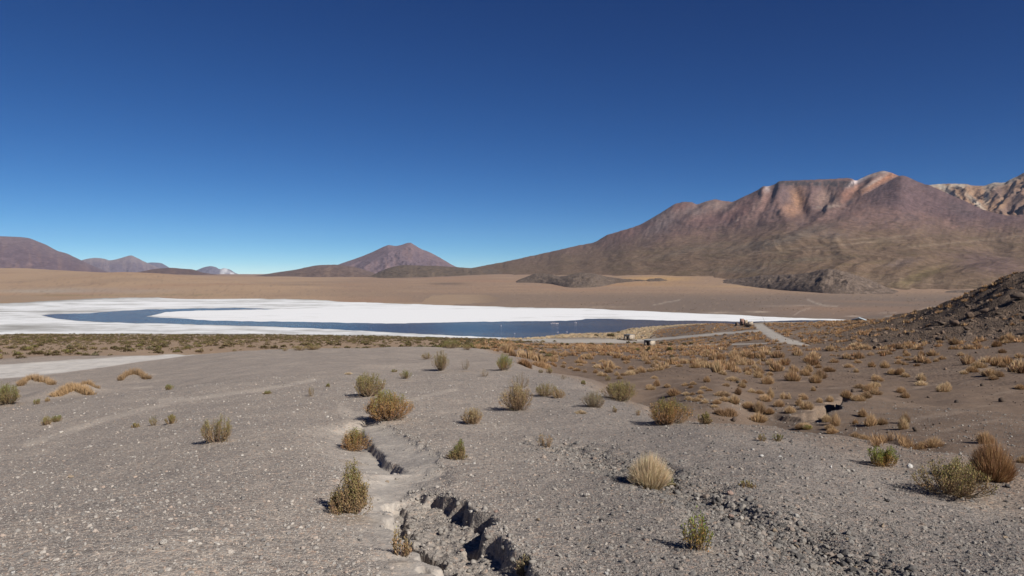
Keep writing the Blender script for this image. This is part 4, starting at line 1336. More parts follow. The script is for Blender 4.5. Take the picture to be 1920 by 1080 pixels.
def blades_mesh(base, tip, width, col_base, col_tip, bend=0.15, segs=2, r_=rng, flat=False):
    """n tapered blades from base to tip; returns V, F(tri), C"""
    n = len(base)
    d = tip - base
    L = np.linalg.norm(d, axis=1, keepdims=True)
    rnd = r_.normal(size=(n, 3))
    side = np.cross(d, rnd)
    side /= np.linalg.norm(side, axis=1, keepdims=True) + 1e-9
    w = np.broadcast_to(np.asarray(width), (n,))[:, None]
    if segs == 1:
        V = np.stack([base - side * w, base + side * w, tip], 1)
        F = np.arange(n * 3).reshape(n, 3)
        C_ = np.stack([col_base, col_base, col_tip], 1)
        return V.reshape(-1, 3), F, C_.reshape(-1, 3)
    midp = (base + tip) / 2 + L * bend * r_.normal(size=(n, 3)) * 0.35 + np.array([0, 0, 1.0]) * L * bend * 0.5
    cm = (col_base + col_tip) / 2
    V = np.stack([base - side * w, base + side * w, midp - side * w * 0.75, midp + side * w * 0.75, tip], 1)
    C_ = np.stack([col_base, col_base, cm, cm, col_tip], 1)
    o = (np.arange(n) * 5)[:, None]
    F = np.concatenate([o + np.array([[0, 1, 3]]), o + np.array([[0, 3, 2]]), o + np.array([[2, 3, 4]])])
    return V.reshape(-1, 3), F, C_.reshape(-1, 3)


def tubes_mesh(paths, radii, col0, col1):
    """paths (n,k,3) three-sided tapered stems"""
    n, k, _ = paths.shape
    d = np.gradient(paths, axis=1)
    d /= np.linalg.norm(d, axis=2, keepdims=True) + 1e-9
    up = np.array([0.31, 0.74, 0.2])
    a = np.cross(d, up)
    a /= np.linalg.norm(a, axis=2, keepdims=True) + 1e-9
    b = np.cross(d, a)
    taper = np.linspace(1, 0.35, k)[None, :, None] * radii[:, None, None]
    ring = []
    for s in range(3):
        an = 2 * math.pi * s / 3
        ring.append(paths + (a * math.cos(an) + b * math.sin(an)) * taper)
    V = np.stack(ring, 2)                       # n,k,3,3
    t = np.linspace(0, 1, k)[None, :, None, None]
    C_ = col0[:, None, None, :] * (1 - t) + col1[:, None, None, :] * t
    C_ = np.broadcast_to(C_, V.shape)
    base = (np.arange(n) * k * 3)[:, None, None]
    i = np.arange(k - 1)[None, :, None]
    s = np.arange(3)[None, None, :]
    s2 = (s + 1) % 3
    q_ = np.stack([base + i * 3 + s, base + i * 3 + s2, base + (i + 1) * 3 + s2, base + (i + 1) * 3 + s], -1)
    return V.reshape(-1, 3), q_.reshape(-1, 4), C_.reshape(-1, 3)


def shade(c, n, r_, v=0.25, hue=0.08):
    c = np.asarray(c, float)
    k = r_.normal(1, v, (n, 1)).clip(0.45, 1.7)
    return (c[None] * k * r_.normal(1, hue, (n, 3))).clip(0.004, 0.95)


PAL = {
    'olive':  dict(top=(.215, .195, .065), mid=(.245, .185, .080), low=(.255, .170, .090)),
    'green':  dict(top=(.150, .170, .045), mid=(.190, .170, .060), low=(.235, .165, .080)),
    'orange': dict(top=(.190, .185, .055), mid=(.310, .180, .070), low=(.310, .170, .075)),
    'grey':   dict(top=(.230, .205, .115), mid=(.260, .210, .130), low=(.250, .185, .120)),
    'straw':  dict(top=(.310, .240, .120), mid=(.330, .230, .120), low=(.280, .185, .100)),
    'brown':  dict(top=(.180, .145, .065), mid=(.20, .15, .075), low=(.20, .135, .075)),
    'bright': dict(top=(.165, .215, .036), mid=(.190, .200, .045), low=(.310, .180, .060)),
}


def shrub_parts(seed, w, h, pal, dens=1.0, upright=0.4, heads=None, leaf=None, sparse=False, bare=0.0):
    """woody desert shrub: thin stems fanning from one base, tight leaf sprays along their upper lengths"""
    r_ = np.random.default_rng(seed)
    P = PAL[pal]
    leaf = leaf or max(0.013, 0.030 * (h + w) / 2)
    ns = int((34 if sparse else 85) * dens) + 8
    heads = heads or [(0.0, 1.0, 1.0)]
    hc = r_.integers(0, len(heads), ns)
    offs = np.array([hh[0] for hh in heads])[hc]
    hs = np.array([hh[1] for hh in heads])[hc]
    ws = np.array([hh[2] for hh in heads])[hc]
    az = r_.uniform(0, 2 * math.pi, ns)
    rad = np.sqrt(r_.uniform(0, 1, ns))
    lump = 1 + 0.22 * np.sin(az * 3 + r_.uniform(0, 6)) + 0.14 * np.sin(az * 5 + r_.uniform(0, 6))
    tx = rad * np.cos(az) * w * 0.5 * ws * lump + offs * w
    ty = rad * np.sin(az) * w * 0.5 * ws * lump
    tz = h * hs * (np.sqrt(np.clip(1 - 0.80 * rad ** 2.4, 0.05, 1))) * r_.uniform(0.72, 1.06, ns)
    b = np.stack([r_.normal(0, .06, ns) * w + offs * w * 0.35, r_.normal(0, .06, ns) * w, np.full(ns, -0.03)], -1)
    tip = np.stack([tx, ty, tz], -1)
    m1 = b + (tip - b) * np.array([0.58, 0.58, 0.28 + upright * 0.1])
    m2 = b + (tip - b) * np.array([0.88, 0.88, 0.64])
    paths = np.stack([b, m1, m2, tip], 1)
    paths[:, 1:3] += r_.normal(0, 0.025, (ns, 2, 3)) * (w + h) / 2
    paths[:, 1:, 2] = np.maximum(paths[:, 1:, 2], 0.03 * h)
    sr = r_.uniform(0.0035, 0.0065, ns) * max(0.6, (w + h) / 1.0)
    sv, sf, scol = tubes_mesh(paths, sr, shade((.20, .155, .115), ns, r_), shade((.21, .145, .085), ns, r_))
    # leaves
    per = int((24 if sparse else 56) * (0.8 + 0.3 * dens))
    nl = ns * per
    si = np.repeat(np.arange(ns), per)
    t = r_.beta(2.4, 1.15, nl) * 3.0
    t0 = (0.7 if not sparse else 0.9) + bare
    t = np.maximum(t, t0 + r_.uniform(0, 0.6, nl))
    k = np.minimum(t.astype(int), 2)
    f = (t - k)[:, None]
    p0 = paths[si, k]
    p1 = paths[si, k + 1]
    pos = p0 + (p1 - p0) * f + r_.normal(0, 1, (nl, 3)) * 0.030 * (w + h) / 2
    dirn = (p1 - p0)
    dirn /= np.linalg.norm(dirn, axis=1, keepdims=True) + 1e-9
    dirn = dirn + r_.normal(0, 0.42, (nl, 3)) + np.array([0, 0, 0.5])
    dirn /= np.linalg.norm(dirn, axis=1, keepdims=True)
    ll = leaf * r_.uniform(0.6, 1.35, (nl, 1))
    q_ = np.cross(dirn, r_.normal(size=(nl, 3)))
    q_ /= np.linalg.norm(q_, axis=1, keepdims=True) + 1e-9
    wv = ll * 0.24
    mid_ = pos + dirn * ll * 0.5
    V = np.stack([pos, mid_ - q_ * wv, pos + dirn * ll, mid_ + q_ * wv], 1)
    V[..., 2] = np.maximum(V[..., 2], 0.004)
    hgt = np.clip(pos[:, 2] / h, 0, 1.1)
    depth = np.hypot(pos[:, 0], pos[:, 1]) / (0.5 * w)
    stem_tone = r_.normal(0, 0.16, ns)[si]
    g = np.clip(hgt * 0.95 + 0.10 * depth + stem_tone + r_.normal(0, .10, nl), 0, 1.15)
    a1 = sstep(0.25, 0.62, g)[:, None]
    a2 = sstep(0.55, 0.98, g)[:, None]
    lc = np.array(P['low']) * (1 - a1) + np.array(P['mid']) * a1
    lc = lc * (1 - a2) + np.array(P['top']) * a2
    lc = lc * r_.normal(1, .24, (nl, 1)).clip(.45, 1.7) * r_.normal(1, .06, (nl, 3))
    lc = lc.clip(0.006, 0.9)
    LC = np.repeat(lc[:, None, :], 4, 1).reshape(-1, 3)
    o_ = (np.arange(nl) * 4)[:, None]
    F = o_ + np.array([[0, 1, 2, 3]])
    return (sv, sf, scol), (V.reshape(-1, 3), F, LC)


def px_size(px, py, rmin=2.0, rmax=16000.0):
    x, y, z, r = hit(px, py, rmin=rmin, rmax=rmax)
    slant = math.hypot(r, z - ZC)
    depth = y * CP - (z - ZC) * SP
    return x, y, z, depth / FPX            # metres per pixel


for k, (px, py, w, h, pal, lab, opt) in enumerate(SHRUBS):
    x, y, z, mpp = px_size(px, py)
    W, H = w * mpp, h * mpp * 1.02
    st, lf = shrub_parts(1000 + k, W, H, pal, **opt)
    e = empty("shrub", (x, y, z - 0.01))
    tag(e, lab, "shrub", "shrubs on the gravel ridge")
    obj("stems", mesh_data("stems", st[0], st[1], M_STEM, st[2]), e)
    obj("foliage", mesh_data("foliage", lf[0], lf[1], M_LEAF, lf[2]), e)

# ---- straw tussocks
STRAW_A, STRAW_B, STRAW_C = (.30, .205, .110), (.56, .405, .240), (.66, .52, .33)


def tussock_arrays(seed, n, segs, width, lean=0.0, pale=0.0, red=0.0, spread=0.33):
    """unit clump: 1 wide, 1 high"""
    r_ = np.random.default_rng(seed)
    az = r_.uniform(0, 2 * math.pi, n)
    rad = r_.uniform(0, 1, n) ** 0.62
    lump = 1 + 0.2 * np.sin(2 * az + r_.uniform(0, 6)) + 0.12 * np.sin(3 * az + r_.uniform(0, 6))
    base = np.stack([rad * np.cos(az) * spread, rad * np.sin(az) * spread, np.full(n, -0.03)], -1)
    tilt = rad * 1.10 + r_.normal(0, .16, n)
    L = r_.uniform(0.70, 1.05, n) * (1 - 0.22 * rad)
    d = np.stack([np.sin(tilt) * np.cos(az) * 0.5 * lump, np.sin(tilt) * np.sin(az) * 0.5 * lump, np.maximum(np.cos(tilt), 0.10)], -1)
    tip = base * 0.9 + d * L[:, None]
    tip[:, 0] += lean * tip[:, 2]
    c0 = np.array(STRAW_A) * (1 - pale) + np.array((.36, .29, .19)) * pale
    c1 = np.array(STRAW_B) * (1 - pale) + np.array(STRAW_C) * pale
    c0 = c0 * (1 - red) + np.array((.23, .125, .06)) * red
    c1 = c1 * (1 - red) + np.array((.36, .20, .095)) * red
    k = r_.normal(1, .2, (n, 1)).clip(.5, 1.6)
    return blades_mesh(base, tip, width * r_.uniform(.6, 1.3, n), c0 * k, c1 * k * r_.normal(1, .06, (n, 3)), 0.10, segs, r_)


NEARV = []
for k in range(5):
    v, f, c = tussock_arrays(2000 + k, 650, 2, 0.011, lean=(-.12, .1, 0, .2, -.05)[k], red=(0, .25, .1, .4, 0)[k], pale=(.1, 0, .25, 0, .05)[k])
    NEARV.append(mesh_data("tussock_blades", v, f, M_STRAW, c))
MIDV = []
for k in range(5):
    v, f, c = tussock_arrays(2100 + k, 230, 1, 0.036, lean=(-.12, .1, 0, .2, -.05)[k], red=(.15, .45, .25, .55, .15)[k])
    MIDV.append(mesh_data("tussock_blades", v, f, M_STRAW, c))


def arch_tussock(px_pts, hpx, lab, seed, pale=0.0, red=0.0, n_per=3.2, wob=0.06):
    """grass growing along a curved line on the crest of a small mound"""
    r_ = np.random.default_rng(seed)
    pts = []
    for a, b in px_pts:
        x, y, z, mpp = px_size(a, b)
        pts.append((x, y, z))
    p = np.array(pts)
    seg = np.linalg.norm(np.diff(p[:, :2], axis=0), axis=1)
    L = np.concatenate([[0], np.cumsum(seg)])
    H = hpx * mpp
    n = int(240 * len(px_pts) * n_per / 3)
    t = r_.uniform(0, L[-1], n)
    bx, by, bz = (np.interp(t, L, p[:, i]) for i in range(3))
    bx = bx + r_.normal(0, wob, n) * H * 2
    by = by + r_.normal(0, wob, n) * H * 2
    bz = sample(Z, bx, by)
    o_ = np.array([p[:, 0].mean(), p[:, 1].mean(), bz.min()])
    base = np.stack([bx, by, bz - 0.02], -1) - o_
    u = t / L[-1] - 0.5
    # blades fan outwards along the line
    tan = np.stack([np.interp(t, L, np.gradient(p[:, 0], L)), np.interp(t, L, np.gradient(p[:, 1], L))], -1)
    tilt = u * 1.1 + r_.normal(0, .30, n)
    tilt2 = r_.normal(0.05, .28, n)
    nrm = np.stack([-tan[:, 1], tan[:, 0]], -1)
    d = np.stack([tan[:, 0] * np.sin(tilt) + nrm[:, 0] * np.sin(tilt2), tan[:, 1] * np.sin(tilt) + nrm[:, 1] * np.sin(tilt2), np.cos(tilt) * np.cos(tilt2)], -1)
    lump = 0.8 + 0.3 * np.sin(u * 14 + r_.uniform(0, 6)) * r_.uniform(.3, 1)
    ll = H * r_.uniform(.55, 1.05, n) * lump * (1 - 0.5 * np.abs(u) * 1.2)
    tip = base + d * ll[:, None]
    c0 = (np.array(STRAW_A) * (1 - pale) + np.array((.36, .29, .19)) * pale) * (1 - red) + np.array((.23, .125, .06)) * red
    c1 = (np.array(STRAW_B) * (1 - pale) + np.array(STRAW_C) * pale) * (1 - red) + np.array((.36, .20, .095)) * red
    k = r_.normal(1, .2, (n, 1)).clip(.5, 1.6)
    v, f, c = blades_mesh(base, tip, H * 0.016, c0 * k, c1 * k, .12, 2, r_)
    o = obj("grass_tussock", mesh_data("tussock_blades", v, f, M_STRAW, c), None, o_)
    tag(o, lab, "grass tussock")
    return o


arch_tussock([(38, 724), (46, 716), (56, 712), (66, 713), (76, 717), (88, 717), (99, 722)], 20, "arched straw tussock behind the dark leafy shrub, near the dirt road", 2201, n_per=3.0)
arch_tussock([(100, 744), (112, 742), (124, 737), (138, 732), (146, 733), (156, 738), (170, 741)], 26, "largest arched straw tussock, in front of two others at the left", 2202, n_per=3.6)
arch_tussock([(154, 722), (164, 720), (174, 725), (184, 729)], 14, "small curved straw tussock tucked behind the largest arched one", 2203, n_per=2.6)
arch_tussock([(225, 714), (234, 706), (246, 702), (258, 702), (268, 706), (272, 711), (280, 711)], 18, "arched straw tussock standing alone on gravel below the dirt road", 2204, n_per=3.2)
arch_tussock([(1642, 838), (1656, 830), (1672, 826), (1688, 828), (1698, 836), (1706, 842)], 40, "big arched brown tussock behind the vivid green shrub", 2205, red=.35, n_per=5.0)
arch_tussock([(976, 683), (984, 686), (992, 690)], 20, "dark brown tussock, leftmost of the row on the ridge brow", 2206, red=.7, n_per=4)
arch_tussock([(1004, 686), (1012, 688), (1020, 690), (1028, 692)], 17, "brown tussock in the middle of the row on the ridge brow", 2207, red=.6, n_per=4)
arch_tussock([(1028, 682), (1036, 684), (1042, 688)], 9, "small dark tussock at the right end of the row on the ridge brow", 2208, red=.8, n_per=3)
arch_tussock([(1346, 777), (1358, 780), (1370, 781), (1376, 778)], 22, "dense brown tussock at the edge of the ridge above the valley cut", 2209, red=.4, n_per=4.5)

v, f, c = tussock_arrays(2301, 3000, 2, 0.006, pale=1.0, lean=.05)
x, y, z, mpp = px_size(1217, 912)
o = obj("grass_tussock", mesh_data("tussock_blades", v, f, M_PALE, c), None, (x, y, z), 0.3, (70 * mpp, 70 * mpp, 72 * mpp))
tag(o, "pale blond round tussock alone on the grey gravel", "grass tussock")
v, f, c = tussock_arrays(2302, 2600, 2, 0.0065, red=.75, lean=-.18, spread=.30)
x, y, z, mpp = px_size(1860, 899)
o = obj("grass_tussock", mesh_data("tussock_blades", v, f, M_STRAW, c), None, (x, y, z), 0.8, (78 * mpp, 78 * mpp, 92 * mpp))
tag(o, "tall rusty tussock behind the wide grey-green shrub", "grass tussock")
v, f, c = tussock_arrays(2303, 420, 2, 0.012, pale=1.0)
x, y, z, mpp = px_size(1089, 776)
o = obj("grass_tussock", mesh_data("tussock_blades", v, f, M_STRAW, c), None, (x, y, z), 0.8, (22 * mpp, 22 * mpp, 9 * mpp))
tag(o, "flat bleached tuft below the grey dry shrub", "grass tussock")
v, f, c = tussock_arrays(2304, 300, 2, 0.014, pale=.6)
x, y, z, mpp = px_size(653, 702)
o = obj("grass_tussock", mesh_data("tussock_blades", v, f, M_STRAW, c), None, (x, y, z), 0.8, (15 * mpp, 15 * mpp, 5 * mpp))
tag(o, "tiny flat straw tuft alone on the ridge, up from the olive shrub", "grass tussock")

T2 = [(235, 280, 90, 50), (385, 280, 70, 55), (585, 190, 90, 50), (690, 180, 80, 60), (745, 182, 80, 60), (820, 180, 80, 55), (920, 155, 110, 70), (1040, 180, 90, 70), (680, 250, 90, 60), (755, 245, 70, 45), (850, 250, 40, 35), (985, 270, 80, 65), (1180, 235, 50, 45),
      (1075, 310, 60, 50), (805, 300, 60, 35), (1480, 170, 100, 50), (1840, 190, 80, 55), (1700, 240, 70, 45), (1420, 345, 70, 80), (1385, 385, 90, 70), (1240, 445, 130, 110), (1550, 420, 100, 100), (1490, 470, 100, 90), (855, 410, 80, 70), (980, 385, 60, 40), (955, 480, 110, 85), (735, 375, 60, 40), (270, 460, 60, 65),
      (665, 520, 75, 60), (690, 470, 50, 40), (120, 490, 60, 35), (560, 445, 110, 45), (490, 505, 70, 35), (1470, 560, 50, 50), (985, 640, 60, 100), (940, 675, 110, 70), (620, 600, 60, 80), (440, 615, 140, 50), (580, 700, 100, 80), (730, 750, 100, 60), (860, 800, 100, 120), (850, 905, 140, 90),
      (985, 810, 80, 60), (1135, 650, 60, 70), (1195, 650, 40, 60), (1075, 735, 100, 70), (1210, 805, 90, 70), (1365, 655, 70, 60), (1310, 725, 70, 80), (1390, 765, 110, 80), (1540, 690, 60, 50), (1655, 680, 70, 60), (1845, 665, 100, 75), (1370, 970, 130, 50), (1710, 950, 80, 130), (1620, 905, 90, 70), (1650, 340, 110, 50),
      (1520, 300, 60, 35), (1860, 295, 70, 40), (30, 500, 60, 30), (90, 525, 50, 30), (200, 590, 60, 40), (70, 660, 80, 40), (160, 675, 80, 40), (250, 695, 60, 45), (380, 705, 80, 45), (465, 675, 80, 50), (240, 535, 70, 30), (300, 555, 60, 25), (40, 605, 60, 35), (110, 605, 50, 30), (360, 745, 60, 30), (200, 635, 60, 30), (770, 575, 60, 40), (860, 590, 80, 40)]
T3 = [(110, 90, 80, 50), (195, 160, 60, 40), (30, 60, 90, 50), (530, 85, 80, 60), (440, 70, 50, 40), (640, 80, 70, 45), (690, 90, 60, 35), (745, 95, 50, 40), (600, 165, 70, 50), (580, 130, 40, 40), (765, 170, 65, 65), (1110, 90, 60, 40), (1170, 90, 60, 35), (1400, 75, 80, 50), (1210, 165, 60, 40), (1675, 130, 70, 45),
      (1870, 185, 80, 45), (1740, 240, 90, 60), (1680, 290, 80, 45), (1285, 260, 80, 75), (1500, 240, 110, 70), (1410, 300, 130, 70), (1340, 350, 100, 65), (1245, 370, 70, 40), (1535, 390, 130, 80), (1650, 400, 70, 65), (1580, 430, 80, 45), (355, 300, 80, 70), (205, 290, 60, 60), (510, 255, 60, 50),
      (580, 265, 50, 35), (830, 250, 70, 55), (930, 230, 50, 40), (1000, 205, 60, 40), (710, 280, 60, 30), (430, 370, 80, 55), (500, 375, 70, 65), (545, 350, 50, 45), (280, 450, 90, 60), (235, 415, 50, 40), (590, 400, 80, 40), (765, 450, 80, 80), (760, 495, 110, 45), (1010, 570, 110, 85), (1055, 545, 80, 80), (540, 580, 90, 60), (580, 635, 80, 60),
      (170, 570, 90, 80), (215, 560, 90, 90), (260, 510, 70, 50), (240, 600, 110, 60), (60, 670, 120, 60), (140, 635, 110, 60), (75, 530, 100, 50), (105, 850, 80, 80), (190, 950, 110, 120), (325, 935, 100, 70), (560, 990, 90, 120), (585, 920, 80, 110), (20, 930, 50, 50), (1890, 540, 100, 50), (1720, 20, 100, 35), (980, 20, 60, 35), (620, 215, 60, 30), (700, 205, 50, 30), (515, 195, 60, 25), (330, 140, 90, 35), (50, 245, 70, 35), (30, 350, 50, 45)]
T4 = [(1345, 480, 90, 55), (1445, 505, 90, 60), (720, 385, 90, 55), (800, 385, 80, 60), (1080, 435, 110, 50), (1060, 395, 90, 60)]
T1 = [(1630, 505, 60, 70), (1560, 545, 80, 50), (1830, 610, 130, 70), (1750, 520, 60, 40), (1090, 350, 80, 50), (1000, 390, 70, 45), (1050, 395, 50, 35), (940, 360, 50, 45), (730, 335, 70, 35), (820, 350, 40, 30), (1180, 385, 50, 40), (1250, 385, 50, 30), (1320, 380, 90, 50), (1210, 425, 60, 40), (1380, 365, 80, 45), (1460, 350, 80, 60), (1560, 340, 70, 35), (1340, 320, 60, 40), (1600, 295, 60, 50),
      (960, 300, 70, 40), (1190, 310, 70, 30), (1100, 250, 50, 35), (1020, 235, 70, 25), (770, 275, 60, 25), (590, 255, 40, 25), (570, 295, 50, 35), (660, 310, 50, 25), (1290, 240, 70, 25), (740, 235, 50, 25), (920, 250, 40, 18), (490, 185, 50, 35), (810, 175, 60, 30), (400, 200, 50, 30), (640, 160, 60, 30), (1500, 225, 60, 40), (1530, 255, 60, 40), (1620, 250, 60, 40), (1690, 215, 50, 30), (1880, 285, 60, 30), (1840, 215, 60, 40), (1600, 420, 60, 30), (1540, 520, 50, 30)]
SPECIAL = {('2', 985, 640): "tall slanting tussock on the far lip of the valley hollow", ('2', 1240, 445): "large round golden tussock midway up the brown slope, left of a slanting pair", ('2', 1550, 420): "upper half of a slanting pair of golden tussocks on the brown slope",
           ('2', 1490, 470): "lower half of a slanting pair of golden tussocks on the brown slope", ('2', 1710, 950): "shaggy tussock on the right lip of the dark valley cut", ('3', 560, 990): "tall blond tussock casting a dark shadow right of the valley cut",
           ('3', 1010, 570): "golden tussock alone on the bare brown slope at the right", ('3', 765, 450): "upright tussock with a long shadow above a flat pale one", ('3', 190, 950): "tall rounded tussock, second left of the tall blond one"}
TUSS = []
for name, lst, (x0, y0) in (('2', T2, (1280, 640)), ('3', T3, (1600, 640)), ('4', T4, (1380, 740)), ('1', T1, (960, 640))):
    for cx, cy, w, h in lst:
        TUSS.append((x0 + cx / 6.0, y0 + cy / 6.0, w / 6.0, h / 6.0, SPECIAL.get((name, cx, cy))))
for px, py, w, h, lab in ((1848, 831, 22, 20, "round tussock on the bare slope above the tall rusty one"), (1750, 838, 26, 16, "low tussock with a dark hollow right of the arched brown one"), (1728, 842, 14, 12, None), (1918, 868, 16, 12, None)):
    TUSS.append((px, py, w, h, lab))

n_ind = 0
taken = []
MARKS = [("large round golden tussock", 1487, 714), ("slanting golden pair", 1533, 708), ("dark valley cut", 1545, 778), ("tall blond tussock", 1694, 803), ("lone golden tussock", 1768, 735),
         ("arched brown tussock", 1675, 835), ("tall rusty tussock", 1855, 890), ("upright long-shadowed tussock", 1727, 715), ("dense brown ridge-edge tussock", 1360, 780), ("large green and orange shrub", 1252, 790),
         ("nearer stone hut", 1218, 648), ("roofless ruin", 1400, 609), ("rocky hill", 1850, 620), ("broad yellow-green shrub", 1163, 750), ("brown row on the ridge brow", 1010, 688), ("tall slanting tussock", 1444, 747), ("fork of the pale track", 1470, 640)]
UNNAMED = []


def name_tussocks():
    """each clump is told apart by its shape and its place in the order beside the nearest landmark"""
    groups = {}
    for o in UNNAMED:
        x, y, z = o.location
        px, py = (float(q_) for q_ in project(np.float64(x), np.float64(y), np.float64(z)))
        best = min(MARKS, key=lambda m: math.hypot(m[1] - px, (m[2] - py) * 2.0))
        dx, dy = px - best[1], (py - best[2]) * 2.0
        rel = ("right of" if dx > 0 else "left of") if abs(dx) > abs(dy) else ("in front of" if dy > 0 else "beyond")
        groups.setdefault((best[0], rel), []).append((math.hypot(dx, dy), o))
    words_ = ["nearest", "second", "third", "fourth", "fifth", "sixth", "seventh", "eighth", "ninth", "tenth", "eleventh", "twelfth", "thirteenth", "fourteenth", "fifteenth", "sixteenth", "seventeenth", "eighteenth", "nineteenth", "twentieth"] + ["twenty-" + q_ for q_ in ("first", "second", "third", "fourth", "fifth", "sixth", "seventh", "eighth", "ninth")] + ["thirtieth"] + ["thirty-" + q_ for q_ in ("first", "second", "third", "fourth", "fifth", "sixth", "seventh", "eighth", "ninth")]
    for (mark, rel), lst in groups.items():
        for i, (d, o) in enumerate(sorted(lst, key=lambda a: a[0])):
            ratio = o.scale[2] / max(o.scale[0], 1e-6)
            shape = "tall" if ratio > 1.15 else "rounded" if ratio > .85 else "low wide"
            nth = words_[i] if i < len(words_) else "farther"
            o['label'] = f"{shape} straw tussock, {nth} one {rel} the {mark}"




def add_tussock(x, y, z, w, h, lab, near, zone=None):
    global n_ind
    V_ = NEARV if near else MIDV
    o = bpy.data.objects.new("grass_tussock", V_[int(rng.integers(0, 5))])
    COL.objects.link(o)
    o.location = (x, y, z - 0.01)
    o.rotation_euler = (0, 0, float(rng.uniform(0, 6.28)))
    k = float(rng.uniform(.9, 1.1))
    o.scale = (w * k, w / k, h * 1.25)
    if lab:
        tag(o, lab, "grass tussock", "straw tussocks of the valley")
    else:
        if zone is None:
            d = math.hypot(x, y)
            zone = ("straw tussock low on the valley side near the dark cut" if d < 30 else "straw tussock scattered over the middle of the brown slope" if d < 60
                    else "small straw tussock high on the brown slope towards the huts")
        tag(o, zone, "grass tussock", zone.replace("straw tussock", "straw tussocks"))
        UNNAMED.append(o)
    n_ind += 1
    taken.append((x, y, w))


for px, py, w, h, lab in TUSS:
    x, y, z, mpp = px_size(px, py, rmin=11.0)
    add_tussock(x, y, z, w * mpp * 1.32, h * mpp * 1.22, lab, math.hypot(x, y) < 60)


def scatter(n, r0, r1, px0, px1, prob, seed):
    r_ = np.random.default_rng(seed)
    u0, u1 = ray(px0, 700)[0], ray(px1, 700)[0]
    th = r_.uniform(u0, u1, n)
    r = np.sqrt(r_.uniform(r0 * r0, r1 * r1, n))
    x, y = r * np.sin(th), r * np.cos(th)
    keep = r_.uniform(0, 1, n) < prob(x, y, r, 960 + FPX * np.tan(th))
    return x[keep], y[keep]


RB = ROADM = roadB.astype(float) + roadA.astype(float)


def tuss_prob(x, y, r, px):
    br = np.interp(px, [b[0] for b in BROW], [b[1] for b in BROW])
    p = (r > br * 1.25) * (sample(Z, x, y) > 0.25) * (sample(RB, x, y) < 0.05)
    clump = sstep(-.05, .35, fbm(x / 14, y / 14, 3, 601))
    z = sample(Z, x, y)
    ppx, ppy = project(x, y, z)
    band = np.interp(ppy, [600, 622, 640, 655, 668, 690, 720], [.42, .45, .36, .58, .48, .28, .12])
    # bare grey apron by the huts, sparse at the far left
    band = band * np.where((ppy < 645) & (ppy > 629) & (ppx > 960) & (ppx < 1230), 0.05, 1)
    band = band * sstep(820, 1000, ppx)
    return p * band * (0.08 + 0.92 * clump)


tx, ty = scatter(48000, 22, 400, 830, 1960, tuss_prob, 611)
tz = sample(Z, tx, ty)
ppx, ppy = project(tx, ty, tz)
tr = np.hypot(tx, ty)
hill = (ppx > 1640) & (tr > 100)
r_ = np.random.default_rng(612)
tw = r_.uniform(.4, 1.15, len(tx)) * np.where(tr > 140, 1.25, 1.0)
# keep clear of the hand-placed clumps
tk = np.array(taken)
ok = np.ones(len(tx), bool)
near_i = np.where(tr < 70)[0]
for i in near_i:
    ok[i] = np.min(np.hypot(tk[:, 0] - tx[i], tk[:, 1] - ty[i])) > 0.8
ok &= tr > 36
ok &= ~(hill & (r_.uniform(0, 1, len(tx)) < 0.55))
tx, ty, tz, tw, tr = tx[ok], ty[ok], tz[ok], tw[ok], tr[ok]
ordr = np.argsort(-(tw / tr))
left = max(0, 290 - n_ind)
for i in ordr[:left]:
    add_tussock(tx[i], ty[i], tz[i], tw[i], tw[i] * float(r_.uniform(.55, .8)), None, tr[i] < 45)
rest = ordr[left:]
name_tussocks()


def joined(name, x, y, z, w, h, variants, mat, seed, tint=0.18):
    r_ = np.random.default_rng(seed)
    Vs, Fs, Cs = [], [], []
    off = 0
    vi = r_.integers(0, len(variants), len(x))
    for k, (v, f, c) in enumerate(variants):
        m = np.where(vi == k)[0]
        if not len(m):
            continue
        a = r_.uniform(0, 6.28, len(m))
        ca, sa = np.cos(a)[:, None], np.sin(a)[:, None]
        vx_ = (v[None, :, 0] * ca - v[None, :, 1] * sa) * w[m][:, None] + x[m][:, None]
        vy_ = (v[None, :, 0] * sa + v[None, :, 1] * ca) * w[m][:, None] + y[m][:, None]
        vz_ = v[None, :, 2] * h[m][:, None] + z[m][:, None]
        Vs.append(np.stack([vx_, vy_, vz_], -1).reshape(-1, 3))
        Fs.append((f[None] + (off + np.arange(len(m)) * len(v))[:, None, None]).reshape(-1, f.shape[1]))
        Cs.append((c[None] * r_.normal(1, tint, (len(m), 1, 1)).clip(.5, 1.6)).reshape(-1, 3))
        off += len(m) * len(v)
    return obj(name, mesh_data(name, np.concatenate(Vs), np.concatenate(Fs), mat, np.concatenate(Cs)))


lowv = [tussock_arrays(2400 + k, 36, 1, 0.085, red=(.25, .5, .7)[k]) for k in range(3)]
o = joined("tussock_cover", tx[rest], ty[rest], tz[rest], tw[rest] * 1.0, tw[rest] * r_.uniform(.5, .75, len(rest)), lowv, M_STRAW, 613)
tag(o, "countless small straw tussocks over the far brown slope and shore", kind='stuff')

# pale reed-like grass fringe on the near shore
fx, fy = scatter(9000, 300, 520, 940, 1330, lambda x, y, r, px: ((sample(Z, x, y) > 0.12) & (sample(Z, x, y) < 1.6)) * 1.0, 621)
fz = sample(Z, fx, fy)
fw = np.random.default_rng(622).uniform(.8, 1.6, len(fx))
palev = [tussock_arrays(2500 + k, 26, 1, 0.10, pale=.9) for k in range(2)]
if len(fx):
    o = joined("shore_grass", fx, fy, fz, fw, fw * .7, palev, M_STRAW, 623)
    tag(o, "pale yellow grass fringe along the lagoon's near shore", kind='stuff')

# ---- dark low shrubs of the plain at the left
def unit_shrub(seed, n, pal, leaf):
    r_ = np.random.default_rng(seed)
    st, lf = shrub_parts(seed, 1.0, 1.0, pal, dens=n, leaf=leaf)
    return lf


